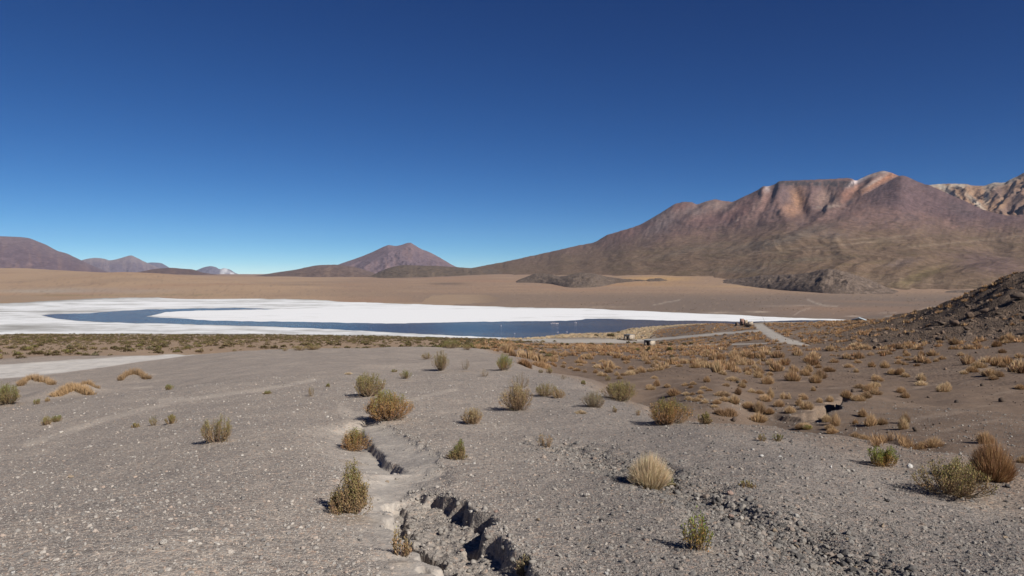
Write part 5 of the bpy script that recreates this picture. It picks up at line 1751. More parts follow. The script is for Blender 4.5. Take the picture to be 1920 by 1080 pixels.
def clump_arrays(seed, n, pal):
    """far shrub: a few dozen leaf sprays filling a low dome"""
    r_ = np.random.default_rng(seed)
    P = PAL[pal]
    az = r_.uniform(0, 6.28, n)
    rad = np.sqrt(r_.uniform(0, 1, n)) * (1 + .25 * np.sin(az * 3 + r_.uniform(0, 6)))
    hz = np.sqrt(np.clip(1 - .85 * rad ** 2, .04, 1)) * r_.uniform(.35, 1, n)
    tip = np.stack([rad * np.cos(az) * .5, rad * np.sin(az) * .5, hz], -1)
    base = tip * np.array([.75, .75, .6]) + r_.normal(0, .03, (n, 3))
    base[:, 2] = np.maximum(base[:, 2], -.02)
    a = sstep(.3, .9, hz)[:, None]
    c = np.array(P['low']) * (1 - a) * .8 + np.array(P['top']) * a
    k = r_.normal(1, .25, (n, 1)).clip(.4, 1.7)
    return blades_mesh(base, tip, r_.uniform(.05, .10, n), c * k, c * k, 0, 1, r_)


SHV = []
for k, pal in enumerate(('brown', 'olive', 'brown', 'straw', 'brown', 'grey')):
    SHV.append(clump_arrays(2600 + k, 130, pal))
SHM = [mesh_data("shrub_foliage", v, f, M_LEAF, c * .66) for v, f, c in SHV]


def plain_prob(x, y, r, px):
    br = np.interp(px, [b[0] for b in BROW], [b[1] for b in BROW])
    z = sample(Z, x, y)
    p = (r > np.maximum(br * 1.0, 68)) * (z > 0.5) * (sample(RB, x, y) < 0.05)
    ppx, ppy = project(x, y, z)
    yl_ = np.interp(ppx, *zip(*ul))
    p = p * ((ppx > 393) | (ppy < yl_ - 1))
    clump = sstep(-.25, .25, fbm(x / 12, y / 12, 3, 631))
    return p * (0.25 + .75 * clump) * (1 - sstep(900, 1060, ppx)) * np.interp(ppy, [626, 634, 650, 680], [1.0, .8, .5, .35])


sx, sy = scatter(17000, 66, 470, -60, 1060, plain_prob, 641)
sz = sample(Z, sx, sy)
sr_ = np.hypot(sx, sy)
r_ = np.random.default_rng(642)
sw = r_.uniform(.6, 1.7, len(sx)) * np.interp(sr_, [60, 150, 400], [.75, 1.0, 1.25])
vis = np.argsort(-(sw / sr_))
NI = 235
for i in vis[:NI]:
    k = int(r_.integers(0, 6))
    o = bpy.data.objects.new("shrub", SHM[k])
    COL.objects.link(o)
    o.location = (sx[i], sy[i], sz[i] - .02)
    o.rotation_euler = (0, 0, float(r_.uniform(0, 6.28)))
    o.scale = (sw[i], sw[i] * float(r_.uniform(.8, 1.2)), sw[i] * float(r_.uniform(.38, .6)))
    ppx_ = float(project(sx[i], sy[i], sz[i])[0])
    lab = ("low dark olive shrub on the tan plain above the dirt road" if ppx_ < 400 else "low olive shrub on the tan plain showing over the ridge crest" if ppx_ < 800 else "low olive shrub between the ridge crest and the lagoon")
    tag(o, lab, "shrub", lab.replace("shrub", "shrubs"))
rest = vis[NI:]
lowsh = [clump_arrays(2700 + k, 34, pal) for k, pal in enumerate(('brown', 'olive', 'brown', 'straw', 'brown'))]
for a in lowsh:
    a[2][:] *= .62
lowsh = [(v * np.array([1, 1, 1]), f, c) for v, f, c in lowsh]
o = joined("shrub_cover", sx[rest], sy[rest], sz[rest], sw[rest], sw[rest] * r_.uniform(.38, .6, len(rest)), lowsh, M_LEAF, 643)
tag(o, "countless low dark shrubs over the tan plain by the salt flat", kind='stuff')

# scrub dots across the plain beyond the lagoon
dx_, dy_ = scatter(16000, 560, 1500, 0, 1960, lambda x, y, r, px: (sample(Z, x, y) > .3) * sstep(-.1, .3, fbm(x / 60, y / 60, 3, 651)) * np.interp(px, [0, 600, 900, 1300, 1960], [.05, .10, .25, .6, .6]) * np.interp(r, [560, 900, 1100, 1500], [1, .8, .35, .1]), 652)
dw_ = np.random.default_rng(653).uniform(.9, 2.4, len(dx_))
dots = [clump_arrays(2800 + k, 12, 'brown') for k in range(3)]
for a in dots:
    a[2][:] *= .5
o = joined("far_scrub", dx_, dy_, sample(Z, dx_, dy_), dw_, dw_ * .55, dots, M_LEAF, 654)
tag(o, "dark dots of scrub over the brown plain beyond the lagoon", kind='stuff')

# darker bushes round the huts and across the foreland
BUSH = [(1145, 632, 22, 9), (1118, 631, 10, 6), (1160, 625, 9, 5), (1180, 620, 6, 4), (1054, 647, 10, 6), (1064, 647, 9, 5), (1083, 647, 10, 6), (1107, 647, 16, 6), (1145, 647, 12, 5), (1138, 646, 8, 4), (1178, 644, 10, 6), (1190, 645, 9, 5), (1240, 645, 10, 6), (1257, 648, 12, 7), (1283, 648, 12, 8), (1296, 646, 10, 6), (1194, 658, 14, 7), (1216, 659, 14, 10), (1218, 654, 9, 6), (1256, 659, 16, 11), (1175, 671, 14, 5), (1260, 670, 11, 6), (988, 653, 10, 7), (1245, 611, 5, 3), (1252, 611, 4, 3), (1040, 641, 8, 4), (1334, 642, 9, 4), (1362, 636, 9, 5)]  # two smallest, by the water, are stand-ins for unidentified dark dots
for px, py, w, h in BUSH:
    x, y, z, mpp = px_size(px, py, rmin=40)
    o = bpy.data.objects.new("shrub", SHM[int(rng.integers(0, 3))])
    COL.objects.link(o)
    o.location = (x, y, z - .02)
    o.rotation_euler = (0, 0, float(rng.uniform(0, 6.28)))
    o.scale = (w * mpp, w * mpp, h * mpp)
    lab = "dark bush on the grey flat round the stone huts" if py < 648 else "green bush among straw tussocks in front of the stone huts"
    tag(o, lab, "shrub", "dark bushes near the stone huts" if py < 648 else "green bushes before the stone huts")

# ------------------------------------------------------------------ stones
def rock_arrays(seed, sub):
    import bmesh
    bm = bmesh.new()
    bmesh.ops.create_icosphere(bm, subdivisions=sub, radius=0.5)
    v = np.array([tuple(q_.co) for q_ in bm.verts])
    f = np.array([[a.index for a in fc.verts] for fc in bm.faces])
    bm.free()
    r_ = np.random.default_rng(seed)
    for _ in range(9):                                  # planar chips
        n = r_.normal(size=3)
        n /= np.linalg.norm(n)
        d = v @ n
        lim = r_.uniform(.20, .36)
        v = v - np.maximum(d - lim, 0)[:, None] * n
    v = v * r_.uniform(.75, 1.2, 3) * (1 + r_.normal(0, .05, (len(v), 1)))
    return v, f


ROCK = [rock_arrays(3000 + k, 1) for k in range(4)]
ROCK2 = [rock_arrays(3050 + k, 2) for k in range(5)]
PEB = [mesh_data("pebble", v, f, M_STONE) for v, f in ROCK]
STO = [mesh_data("stone", v, f, M_STONE) for v, f in ROCK2]

STONES = [  # px, py, width px, colour word for the label
    (24, 1077, 13, 'white'), (307, 1020, 16, 'pale'), (293, 1031, 11, 'pale'), (203, 934, 8, 'pale'), (291, 922, 6, 'white'), (133, 896, 9, 'tan'), (1100, 931, 17, 'pale'), (1370, 927, 14, 'pink'), (1367, 946, 10, 'pale'), (1391, 975, 13, 'pale'), (1371, 972, 10, 'pink'), (1361, 969, 8, 'pale'), (1336, 973, 10, 'pale'), (1307, 938, 10, 'pale'), (1320, 944, 9, 'dark'), (1338, 946, 16, 'dark'), (1350, 952, 12, 'dark'),
    (1497, 1006, 11, 'pale'), (1490, 1017, 9, 'pink'), (1493, 1026, 11, 'tan'), (1540, 1020, 8, 'tan'), (1588, 1012, 8, 'tan'), (1593, 1044, 12, 'pale'), (1640, 1074, 13, 'pink'), (1604, 1066, 10, 'tan'), (1524, 1022, 14, 'dark'), (1548, 1038, 14, 'dark'), (1590, 1056, 13, 'dark'), (1428, 857, 8, 'white'), (1462, 857, 8, 'white'), (1558, 877, 9, 'white'), (1591, 884, 8, 'pale'), (1600, 884, 9, 'pale'),
    (1705, 877, 11, 'white'), (1664, 941, 10, 'dark'), (1750, 978, 7, 'pale'), (1655, 988, 12, 'tan'), (1745, 855, 5, 'dark'), (1890, 914, 9, 'dark'), (1240, 944, 7, 'tan'), (1180, 963, 8, 'pale'), (1128, 978, 9, 'dark'), (1106, 1042, 9, 'white'), (1087, 1014, 7, 'tan'), (1048, 1043, 8, 'pale'), (1137, 1078, 12, 'white'), (1178, 962, 7, 'white'), (115, 812, 7, 'pale'), (103, 790, 5, 'white'), (866, 1034, 10, 'pink'), (930, 961, 7, 'pink'), (845, 979, 7, 'pale'), (1010, 976, 8, 'tan'), (1770, 1020, 9, 'dark'), (1850, 1000, 8, 'dark'), (1885, 1010, 9, 'tan'), (1700, 1010, 8, 'pale'), (726, 905, 9, 'tan'), (744, 900, 7, 'pale'),
    (1310, 972, 9, 'tan'), (1342, 978, 8, 'pale'), (1408, 984, 9, 'dark'), (1430, 990, 11, 'dark'), (1452, 998, 9, 'tan'), (1470, 1004, 8, 'pale')]
for px, py, w, word in STONES:
    x, y, z, mpp = px_size(px, py)
    s = w * mpp
    o = bpy.data.objects.new("stone", STO[int(rng.integers(0, 5))].copy())
    COL.objects.link(o)
    base = {'white': (.62, .59, .55), 'pale': (.46, .42, .37), 'pink': (.37, .26, .21), 'tan': (.36, .28, .20), 'dark': (.10, .092, .088)}[word]
    key = 'stone_' + word
    mt = bpy.data.materials.get(key) or plain_material(key, tuple(.85 * q_ for q_ in base), .9, .18, 5.0, .02)
    o.data.materials[0] = mt
    o.location = (x, y, z + s * .18)
    o.rotation_euler = tuple(float(a) for a in rng.uniform(-.4, .4, 2)) + (float(rng.uniform(0, 6.28)),)
    o.scale = (s * 1.1, s * 1.0, s * .8)
    place = ("in the stony runnel at the front right" if 1290 < px < 1480 and py > 920 else "in the row of rocks at the bottom right" if 1480 <= px < 1660 and py > 995 else "on open gravel at the left" if px < 500 else "on the mud floor of the gully" if px < 960 else "on the gravel near the brow at the right" if py < 920 else "on fine gravel in the front middle" if px < 1290 else "on coarse gravel at the front right")
    own = {(1428, 857): "white loose stone on the brow gravel, left of a matching pair", (1462, 857): "white loose stone on the brow gravel, right of a matching pair",
           (1558, 877): "white loose stone on the brow gravel left of the vivid green shrub", (1705, 877): "white loose stone between the vivid green shrub and the wide grey-green one"}.get((px, py))
    tag(o, own or f"{word} loose stone {place}", "stone", f"{word} stones {place}")

# gravel: tens of thousands of pebbles on the ridge, densest in the runnel
r_ = np.random.default_rng(701)
NP = 230000
th = r_.uniform(math.radians(-37), math.radians(37), NP)
rr_ = 3.4 * (26 / 3.4) ** (r_.uniform(0, 1, NP) ** 1.15)
gx_, gy_ = rr_ * np.sin(th), rr_ * np.cos(th)
gpx = 960 + FPX * np.tan(th)
run_ = sample(RUN, gx_, gy_)
gul_ = sample(GULLY, gx_, gy_)
clod_ = sample(CLOD, gx_, gy_)
br_ = np.interp(gpx, [b[0] for b in BROW], [b[1] for b in BROW])
coarse = sstep(900, 1500, gpx) * .5
pk = (0.55 + coarse * .4 + run_ * .3) * np.where(gul_ > .5, .25 + .5 * clod_, 1)
keep = (r_.uniform(0, 1, NP) < pk)
gx_, gy_, run_, rr_, coarse = gx_[keep], gy_[keep], run_[keep], rr_[keep], coarse[keep]
# extra rubble inside the runnel
NRB = 5500
tq = r_.uniform(0, 1, NRB)
rn_a = np.array(rn)
Ls = np.concatenate([[0], np.cumsum(np.hypot(*np.diff(rn_a, axis=0).T))])
qx = np.interp(tq * Ls[-1], Ls, rn_a[:, 0]) + r_.normal(0, .24, NRB)
qy = np.interp(tq * Ls[-1], Ls, rn_a[:, 1]) + r_.normal(0, .24, NRB)
gx_ = np.concatenate([gx_, qx])
gy_ = np.concatenate([gy_, qy])
run_ = np.concatenate([run_, np.ones(NRB)])
coarse = np.concatenate([coarse, np.full(NRB, .5)])
rr_ = np.hypot(gx_, gy_)
ng = len(gx_)
size = (0.0055 + 0.0036 * r_.pareto(2.2, ng)).clip(.005, .034) * (1 + coarse * .3) * np.where(run_ > .9, 1.45, 1.0) * np.interp(rr_, [3, 8, 25], [.85, 1.0, 1.7])
gz_ = sample(Z, gx_, gy_) + size * .10
pts = bpy.data.meshes.new("gravel")
pts.vertices.add(ng)
pts.vertices.foreach_set("co", np.stack([gx_, gy_, gz_], -1).astype(np.float32).ravel())
a = pts.attributes.new("scl", 'FLOAT_VECTOR', 'POINT')
sc3 = size[:, None] * r_.uniform(.75, 1.3, (ng, 3)) * np.array([1, 1, .75])
a.data.foreach_set("vector", sc3.astype(np.float32).ravel())
dim = pts.attributes.new("dim", 'FLOAT', 'POINT')
gpx2 = 960 + FPX * gx_ / np.maximum(gy_, .1)
dim.data.foreach_set("value", (0.30 * sstep(820, 1250, gpx2) + 0.10 * (run_ > .9)).astype(np.float32))
a = pts.attributes.new("rot", 'FLOAT_VECTOR', 'POINT')
rot3 = np.stack([r_.uniform(-.6, .6, ng), r_.uniform(-.6, .6, ng), r_.uniform(0, 6.28, ng)], -1)
a.data.foreach_set("vector", rot3.astype(np.float32).ravel())
gravel = obj("gravel", pts)
tag(gravel, "grey and cream gravel strewn over the ridge", kind='stuff')
ng_tree = bpy.data.node_groups.new("gravel_scatter", 'GeometryNodeTree')
ng_tree.interface.new_socket("Geometry", in_out='INPUT', socket_type='NodeSocketGeometry')
ng_tree.interface.new_socket("Geometry", in_out='OUTPUT', socket_type='NodeSocketGeometry')
gi = ng_tree.nodes.new('NodeGroupInput')
go = ng_tree.nodes.new('NodeGroupOutput')
iop = ng_tree.nodes.new('GeometryNodeInstanceOnPoints')
join = ng_tree.nodes.new('GeometryNodeGeometryToInstance')
for k in range(4):
    ic = ng_tree.nodes.new('GeometryNodeMeshIcoSphere')
    ic.inputs['Radius'].default_value = 0.5
    ic.inputs['Subdivisions'].default_value = 1 if k < 2 else 2
    sp = ng_tree.nodes.new('GeometryNodeSetPosition')
    nzt = ng_tree.nodes.new('ShaderNodeTexNoise')
    nzt.noise_dimensions = '4D'
    nzt.inputs['Scale'].default_value = 1.9
    nzt.inputs['W'].default_value = 3.7 * k + 1
    sub = ng_tree.nodes.new('ShaderNodeVectorMath')
    sub.operation = 'SUBTRACT'
    sub.inputs[1].default_value = (.5, .5, .5)
    mulv = ng_tree.nodes.new('ShaderNodeVectorMath')
    mulv.operation = 'SCALE'
    mulv.inputs['Scale'].default_value = 0.9
    ng_tree.links.new(nzt.outputs['Color'], sub.inputs[0])
    ng_tree.links.new(sub.outputs[0], mulv.inputs[0])
    ng_tree.links.new(mulv.outputs[0], sp.inputs['Offset'])
    ng_tree.links.new(ic.outputs['Mesh'], sp.inputs['Geometry'])
    ss = ng_tree.nodes.new('GeometryNodeSetShadeSmooth')
    ss.inputs['Shade Smooth'].default_value = False
    sm = ng_tree.nodes.new('GeometryNodeSetMaterial')
    sm.inputs['Material'].default_value = M_STONE
    ng_tree.links.new(sp.outputs[0], ss.inputs[0])
    ng_tree.links.new(ss.outputs[0], sm.inputs['Geometry'])
    ng_tree.links.new(sm.outputs[0], join.inputs[0])
na = ng_tree.nodes.new('GeometryNodeInputNamedAttribute')
na.data_type = 'FLOAT_VECTOR'
na.inputs['Name'].default_value = "scl"
nb_ = ng_tree.nodes.new('GeometryNodeInputNamedAttribute')
nb_.data_type = 'FLOAT_VECTOR'
nb_.inputs['Name'].default_value = "rot"
ng_tree.links.new(gi.outputs[0], iop.inputs['Points'])
ng_tree.links.new(join.outputs[0], iop.inputs['Instance'])
iop.inputs['Pick Instance'].default_value = True
ng_tree.links.new(nb_.outputs['Attribute'], iop.inputs['Rotation'])
ng_tree.links.new(na.outputs['Attribute'], iop.inputs['Scale'])
ng_tree.links.new(iop.outputs[0], go.inputs[0])
mod = gravel.modifiers.new("scatter", 'NODES')
mod.node_group = ng_tree

# crumbled mud clods on the gully slab and along its lip
r_ = np.random.default_rng(741)
n_ = 1900
a_ = r_.uniform(0, 1, n_)
b_ = r_.uniform(0, 1, n_) ** 1.0
def along(pts, f):
    p = np.array(pts)
    L_ = np.concatenate([[0], np.cumsum(np.hypot(*np.diff(p, axis=0).T))])
    return np.interp(f * L_[-1], L_, p[:, 0]), np.interp(f * L_[-1], L_, p[:, 1])
p0x, p0y = along(slot, a_)
p1x, p1y = along(rim, a_)
b_[: n_ // 3] = 1.0 + r_.normal(.02, .05, n_ // 3)
cx_ = p0x + (p1x - p0x) * b_ + r_.normal(0, .012, n_)
cy_ = p0y + (p1y - p0y) * b_ + r_.normal(0, .012, n_)
q0x, q0y = along(up, r_.uniform(0, 1, 700))
cx_ = np.concatenate([cx_, q0x + r_.normal(0, .05, 700)])
cy_ = np.concatenate([cy_, q0y + r_.normal(0, .05, 700)])
cs_ = (.007 + .009 * r_.pareto(2.2, len(cx_))).clip(.006, .06)
soil = [(v, f, np.repeat(np.array(c_)[None], len(v), 0)) for (v, f), c_ in zip(ROCK, ((.25, .226, .20), (.22, .20, .177), (.28, .255, .228), (.20, .182, .16)))]
o = joined("mud_clods", cx_, cy_, sample(Z, cx_, cy_) + cs_ * .12, cs_, cs_ * .8, soil, M_DARKROCK, 742, .12)
tag(o, "dried mud clods crumbling along the gully", kind='stuff')

# boulders and rubble of the hill at the right
def hill_prob(x, y, r, px):
    z = sample(Z, x, y)
    hm = sample(hillmask, x, y)
    ppx, ppy = project(x, y, z)
    tail = np.exp(-((ppy - 612) / 14.0) ** 2) * sstep(1330, 1500, ppx) * (r > 95)
    return np.clip(hm * 1.3 + tail * .5, 0, 1)


hx, hy = scatter(24000, 88, 190, 1380, 2080, hill_prob, 711)
r_ = np.random.default_rng(712)
hs = (.15 + .12 * r_.pareto(2.3, len(hx))).clip(.13, .85)
hz = sample(Z, hx, hy)
ordr = np.argsort(-hs / np.hypot(hx, hy))
NB = 150
DR = np.array([(.098, .073, .056), (.132, .092, .068), (.068, .054, .046), (.150, .110, .082)])
bmats = []
for k in range(4):
    bmats.append(plain_material(("dark_boulder", "brown_boulder", "black_boulder", "grey_boulder")[k], tuple(DR[k]), .95, .3, 3.0, .05))
BM = []
for k in range(8):
    v, f = ROCK2[k % 5]
    BM.append(mesh_data("boulder", v, f, bmats[k % 4]))
for i in ordr[:NB]:
    o = bpy.data.objects.new("boulder", BM[int(r_.integers(0, 8))])
    COL.objects.link(o)
    o.location = (hx[i], hy[i], hz[i] + hs[i] * .12)
    o.rotation_euler = tuple(float(q_) for q_ in r_.uniform(-.5, .5, 2)) + (float(r_.uniform(0, 6.28)),)
    o.scale = tuple(float(hs[i] * q_) for q_ in r_.uniform(.8, 1.25, 3) * np.array([1.1, 1, .85]))
    tag(o, "dark boulder lying on the rocky hill at the right", "boulder", "dark boulders on the rocky hill")
rest = ordr[NB:]
small = []
for k, (v, f) in enumerate(ROCK):
    small.append((v, f, np.repeat(DR[k][None], len(v), 0)))
v20, f20 = zip(*[rock_arrays(3100 + k, 1) for k in range(2)])
o = joined("rubble", hx[rest], hy[rest], hz[rest], hs[rest], hs[rest] * .8, small, M_DARKROCK, 713, .3)
tag(o, "dark rubble covering the rocky hill at the right", kind='stuff')
BIGB = [(1910, 562, 40, 26, 'dark_boulder', "biggest overhanging boulder high on the rocky hill at the right edge"), (1818, 596, 34, 18, 'brown_boulder', "broad reddish boulder on the middle of the rocky hill"), (1846, 588, 18, 12, 'brown_boulder', "pinkish boulder just right of the broad reddish one"), (1765, 610, 26, 14, 'dark_boulder', "dark slab boulder low on the rocky hill, leftmost of the large ones"), (1790, 612, 20, 14, 'brown_boulder', "brown boulder low on the rocky hill beside the dark slab"), (1735, 590, 12, 7, 'black_boulder', "small black boulder on the hill's left skyline"), (1890, 610, 14, 8, 'black_boulder', "black boulder at the foot of the rocky hill near the right edge"), (1880, 598, 12, 10, 'grey_boulder', "grey boulder above the black one at the hill's foot")]
for k, (px, py, w, h, mn, lab) in enumerate(BIGB):
    x, y, z, mpp = px_size(px, py, rmin=60)
    me = BM[k % 8].copy()
    me.materials[0] = bpy.data.materials[mn]
    o = obj("boulder", me, None, (x, y, z + h * mpp * .3), k * 1.3, (w * mpp * .8, w * mpp * .68, h * mpp * .9))
    tag(o, lab, "boulder", "large boulders on the rocky hill")
# scattered dark stones on the brown slope and the far plain
hx, hy = scatter(5000, 16, 110, 1150, 1960, lambda x, y, r, px: (r > np.interp(px, [b[0] for b in BROW], [b[1] for b in BROW]) * 1.15) * (0.25 + .75 * sstep(.0, .4, fbm(x / 6, y / 6, 3, 721))), 722)
hs = (.05 + .05 * r_.pareto(2.4, len(hx))).clip(.05, .35)
o = joined("scree", hx, hy, sample(Z, hx, hy) + hs * .1, hs, hs * .8, small, M_DARKROCK, 723, .3)
tag(o, "small dark stones strewn over the brown valley side", kind='stuff')

# ------------------------------------------------------------------ huts, ruin, shed, walls, birds
M_WALL = plain_material("field_stone_wall", (.34, .285, .225), .95, .45, 2.4, .05)
M_WALLD = plain_material("dark_stone_wall", (.12, .10, .085), .95, .45, 2.0, .05)
M_PINK = plain_material("red_brick_wall", (.27, .165, .13), .95, .25, 2.0, .03)
M_PLASTER = plain_material("tan_mud_wall", (.34, .27, .19), .95, .25, 1.5, .03)
M_ROOF = plain_material("weathered_metal_roof", (.34, .385, .42), .45, .15, 1.2, 0.0)
M_WOOD = plain_material("dark_door_wood", (.045, .036, .03), .8, .3, 4.0, .01)
M_POLE = plain_material("mast_metal", (.12, .115, .11), .6, .1, 2.0, 0.0)


def box_arrays(x0, x1, y0, y1, z0, z1):
    v = np.array([(x, y, z) for z in (z0, z1) for x, y in ((x0, y0), (x1, y0), (x1, y1), (x0, y1))], float)
    f = np.array([(0, 3, 2, 1), (4, 5, 6, 7), (0, 1, 5, 4), (1, 2, 6, 5), (2, 3, 7, 6), (3, 0, 4, 7)])
    return v, f


def join_boxes(boxes):
    V, F, n = [], [], 0
    for b in boxes:
        v, f = box_arrays(*b)
        V.append(v)
        F.append(f + n)
        n += len(v)
    return np.concatenate(V), np.concatenate(F)


def hut(px, py, W, D, H, rz, lab):
    """single-pitch stone hut with a doorway in the side facing the viewer's left"""
    x, y, z, mpp = px_size(px, py, rmin=120)
    e = empty("stone_hut", (x, y, z - .1), rz)
    tag(e, lab, "hut", "stone huts by the lagoon")
    w2, d2, t = W / 2, D / 2, .28
    dw = .5
    # front wall (-Y) split round the doorway, lintel over it
    bx = [(-w2, -dw, -d2, -d2 + t, 0, H), (dw, w2, -d2, -d2 + t, 0, H), (-dw, dw, -d2, -d2 + t, 1.85, H),
          (-w2, w2, d2 - t, d2, 0, H * .9), (-w2, -w2 + t, -d2 + t, d2 - t, 0, H * .93), (w2 - t, w2, -d2 + t, d2 - t, 0, H * .93)]
    v, f = join_boxes(bx)
    obj("wall", mesh_data("wall", v, f, M_WALL), e)
    v, f = box_arrays(-dw + .02, dw - .02, -d2 + .10, -d2 + .16, 0, 1.84)
    d = obj("door", mesh_data("door", v, f, M_WOOD), e)
    v, f = box_arrays(.30, .36, -d2 + .06, -d2 + .098, .9, 1.05)
    obj("handle", mesh_data("handle", v, f, M_POLE), d)
    # corrugated roof: ridged sheet with thickness
    nx_ = 26
    xs_ = np.linspace(-w2 - .2, w2 + .2, nx_)
    zz = .03 * (np.arange(nx_) % 2)
    top_f = np.stack([xs_, np.full(nx_, -d2 - .25), H + .10 + zz], -1)
    top_b = np.stack([xs_, np.full(nx_, d2 + .25), H * .9 + .06 + zz], -1)
    V = np.concatenate([top_f, top_b, top_f - [0, 0, .05], top_b - [0, 0, .05]])
    i = np.arange(nx_ - 1)
    F = np.concatenate([np.stack([i, i + 1, i + 1 + nx_, i + nx_], -1), np.stack([i + 2 * nx_ + 1, i + 2 * nx_, i + 3 * nx_, i + 3 * nx_ + 1], -1),
                        np.stack([i + 2 * nx_, i + 2 * nx_ + 1, i + 1, i], -1), np.stack([i + nx_, i + nx_ + 1, i + 3 * nx_ + 1, i + 3 * nx_], -1)])
    F = np.concatenate([F, [[0, nx_, 3 * nx_, 2 * nx_], [2 * nx_ - 1, nx_ - 1, 3 * nx_ - 1, 4 * nx_ - 1]]])
    obj("roof", mesh_data("roof", V, F, M_ROOF), e)
    return e


hut(1180, 637.5, 3.3, 4.2, 2.75, math.radians(-37), "flat-roofed stone hut behind a low dark wall, farther of two near the lagoon")
hut(1218, 648.0, 2.9, 3.2, 2.15, math.radians(-37), "smaller stone hut with bluish roof, nearer of two below the track")


def rubble_wall(pix, h, lab, seed, size=.35, mat=None):
    r_ = np.random.default_rng(seed)
    p = np.array([hit(a, b, rmin=120)[:2] for a, b in pix])
    L = np.concatenate([[0], np.cumsum(np.hypot(*np.diff(p, axis=0).T))])
    n = int(L[-1] / size * h / size * 2.4) + 8
    t = r_.uniform(0, L[-1], n)
    x = np.interp(t, L, p[:, 0]) + r_.normal(0, .12, n)
    y = np.interp(t, L, p[:, 1]) + r_.normal(0, .12, n)
    lev = r_.uniform(0, 1, n) * h * (0.6 + .4 * np.sin(t * 1.7 + seed))
    z = sample(Z, x, y) + np.maximum(lev, 0.05)
    cx, cy = x.mean(), y.mean()
    cz = float(sample(Z, np.array([cx]), np.array([cy]))[0])
    s = r_.uniform(.7, 1.3, n) * size * 1.35
    o = joined("stone_wall", x - cx, y - cy, z - cz, s, s * .8, small, M_DARKROCK, seed, .25)
    o.location = (cx, cy, cz)
    tag(o, lab, "stone wall")
    return o


rubble_wall([(1157, 636.5), (1166, 637.5), (1176, 638.6), (1186, 639.2), (1194, 639.4)], .9, "low dark dry-stone wall in front of the farther hut", 801)
rubble_wall([(1199, 635), (1206, 633.5), (1212, 632)], .7, "broken dark dry-stone wall right of the farther hut, left stretch", 802)
rubble_wall([(1219, 634.5), (1224, 631.5), (1228, 629.5)], .6, "broken dark dry-stone wall right of the farther hut, short upper stretch", 803)

# ruin on its heap of rocks beside the track
x, y, z, mpp = px_size(1400, 609.5, rmin=120)
e = empty("ruined_house", (x, y, z - .2), math.radians(-30))
tag(e, "roofless ruin with a red brick end and tan walls on a heap of dark rocks", "ruin")
v, f = join_boxes([(-2.6, -.9, -1.1, -.75, 0, 2.9), (-2.6, -2.25, -.75, 1.0, 0, 2.7), (-1.3, -.95, -.75, .9, 0, 2.3)])
obj("brick_end_wall", mesh_data("brick_end_wall", v, f, M_PINK), e)
v, f = join_boxes([(-.89, .6, -1.05, -.75, 0, 2.1), (-.2, .1, -.75, 1.0, 0, 2.35), (-.9, -.4, -1.0, -.8, 2.1, 2.5)])
obj("mud_wall", mesh_data("mud_wall", v, f, M_PLASTER), e)
v, f = join_boxes([(.61, 2.4, -1.0, -.7, 0, 1.55), (2.1, 2.4, -.7, 1.2, 0, 1.8), (1.2, 1.7, -1.0, -.72, 1.55, 1.8)])
obj("grey_wall", mesh_data("grey_wall", v, f, M_WALL), e)
v, f = box_arrays(-2.0, -1.3, -1.13, -1.102, .1, 1.7)
obj("doorway", mesh_data("doorway", v, f, M_WOOD), e)
rubble_wall([(1380, 611), (1388, 609), (1398, 611.5), (1408, 613)], 1.2, "heap of dark rocks under the roofless ruin", 804, .55)

# long low shed sunk behind the slope, gable end dark, roof sheet-metal blue
x, y, z, mpp = px_size(1611, 601.5, rmin=120)
r0 = math.hypot(x, y)
e = empty("shed", (x, y, z - .3), math.radians(-28))
tag(e, "low shed with a dark gable end and bluish metal roof at the lagoon's right tip", "shed")
k = mpp
Lh, Wd = 17 * k, 24 * k
V = np.array([(-Wd / 2, -Lh / 2, 0), (Wd / 2, -Lh / 2, 0), (Wd / 2, Lh / 2, 0), (-Wd / 2, Lh / 2, 0),
              (-Wd / 2, -Lh / 2, 3 * k), (Wd / 2, -Lh / 2, 3 * k), (Wd / 2, Lh / 2, 3 * k), (-Wd / 2, Lh / 2, 3 * k), (0, -Lh / 2, 7 * k), (0, Lh / 2, 7 * k)])
obj("wall", mesh_data("wall", V, [np.array([(0, 1, 5, 4), (1, 2, 6, 5), (2, 3, 7, 6), (3, 0, 4, 7)]), np.array([(4, 5, 8), (6, 7, 9)])], M_WALLD), e)
ov = .8 * k
V = []
for sgn in (-1, 1):
    V += [(sgn * (Wd / 2 + ov), -Lh / 2 - ov, 3 * k - ov * .3), (sgn * (Wd / 2 + ov), Lh / 2 + ov, 3 * k - ov * .3), (0, Lh / 2 + ov, 7.1 * k + .05), (0, -Lh / 2 - ov, 7.1 * k + .05)]
V = np.array(V)
V = np.concatenate([V, V + [0, 0, .12]])
F = []
for b in (0, 4):
    F += [(b, b + 1, b + 2, b + 3), (b + 8, b + 9, b + 10, b + 11), (b, b + 1, b + 9, b + 8), (b + 1, b + 2, b + 10, b + 9), (b + 3, b, b + 8, b + 11)]
obj("roof", mesh_data("roof", V, np.array(F), M_ROOF), e)
v, f = box_arrays(-1.5 * k, 1.5 * k, -Lh / 2 - .06, -Lh / 2 - .01, 0, 2.6 * k)
obj("door", mesh_data("door", v, f, M_WOOD), e)

# thin leaning mast by the track
x, y, z, mpp = px_size(1436, 608.5, rmin=120)
pth = np.array([[(0, 0, -.2), (-.7, 0, 1.6), (-1.5, .05, 3.6), (-2.4, .1, 5.6)]])
v, f, c = tubes_mesh(pth, np.array([.06]), np.array([[.1, .1, .1]]), np.array([[.1, .1, .1]]))
o = obj("mast", mesh_data("mast", v, f, M_POLE), None, (x, y, z))
tag(o, "thin leaning mast beside the pale track right of the ruin", "mast")

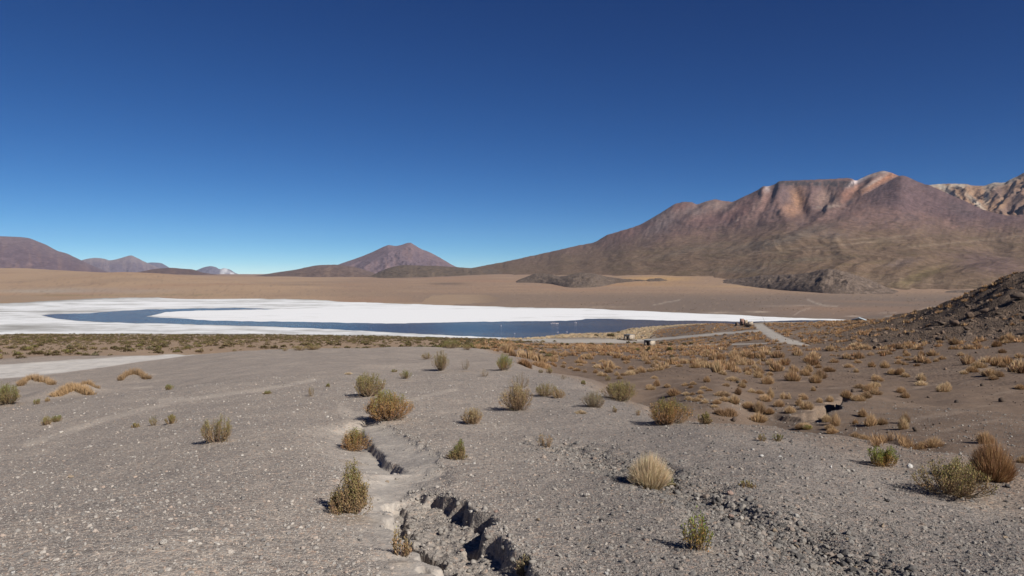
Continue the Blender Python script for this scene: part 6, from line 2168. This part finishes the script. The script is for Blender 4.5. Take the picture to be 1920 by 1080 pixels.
# flamingos standing in the shallows
M_BIRD = plain_material("flamingo_plumage", (.80, .66, .62), .8, .05, 3.0, 0)


def bird_arrays():
    v, f = ROCK2[0]
    import bmesh
    bm = bmesh.new()
    bmesh.ops.create_icosphere(bm, subdivisions=2, radius=0.5)
    v = np.array([tuple(q_.co) for q_ in bm.verts])
    f = np.array([[a.index for a in fc.verts] for fc in bm.faces])
    bm.free()
    body = v * np.array([.62, .30, .30])
    body[:, 2] += .05 * (body[:, 0] < 0) - .12 * np.clip(-body[:, 0] - .15, 0, 1)
    body = body + [0, 0, .85]
    neck = np.array([[(.25, 0, .9), (.42, 0, 1.1), (.38, 0, 1.35), (.46, 0, 1.5), (.56, 0, 1.42)]])
    nv, nf, _ = tubes_mesh(neck, np.array([.06]), np.zeros((1, 3)), np.zeros((1, 3)))
    legs = np.array([[(0, .06, .8), (-.02, .06, .4), (0, .06, -.1)], [(.03, -.06, .8), (.02, -.06, .4), (.05, -.06, -.1)]])
    lv, lf, _ = tubes_mesh(legs, np.array([.025, .025]), np.zeros((2, 3)), np.zeros((2, 3)))
    V = np.concatenate([body, nv, lv])
    return V, [f, nf + len(body), lf + len(body) + len(nv)]


bv, bf = bird_arrays()
BIRD = mesh_data("flamingo", bv, bf, M_BIRD)
r_ = np.random.default_rng(811)
spots = [(1033 + 1.4 * i + r_.uniform(-.5, .5), 608.2 + r_.uniform(-.5, .6)) for i in range(11)] + [(1078, 606.6), (1081, 606.8), (1080, 607.4)]
spots2 = [(1046, 625.6), (1062, 624.8), (1064, 625.2), (965, 628), (940, 613)]
for k, (px, py) in enumerate(spots + spots2):
    th_, sl_ = ray(px, py)
    r0 = (0.05 - ZC) / sl_
    o = obj("flamingo", BIRD, None, (r0 * math.sin(th_), r0 * math.cos(th_), .05), float(r_.uniform(0, 6.28)), (.8, .8, .8))
    lab = "pale pink flamingo in the flock on the open lagoon" if k < 14 else "pale flamingo near the lagoon's grassy shore"
    tag(o, lab, "flamingo", "flamingos in the flock" if k < 14 else "flamingos near the shore")

# ------------------------------------------------------------------ thin high-altitude haze
HZ = 20500.0
v, f = box_arrays(-HZ, HZ, -HZ, HZ, -60.0, 1150.0)
hm_ = bpy.data.materials.new("haze_air")
hm_.use_nodes = True
hn = hm_.node_tree
hn.nodes.clear()
ho = hn.nodes.new('ShaderNodeOutputMaterial')
pv = hn.nodes.new('ShaderNodeVolumePrincipled')
pv.inputs['Color'].default_value = (.48, .68, 1.0, 1)
pv.inputs['Density'].default_value = 1.15e-5
pv.inputs['Anisotropy'].default_value = 0.0
hn.links.new(pv.outputs[0], ho.inputs['Volume'])
o = obj("haze", mesh_data("haze", v, f, hm_))
tag(o, "thin blue haze over the plain and the far mountains", kind='stuff')
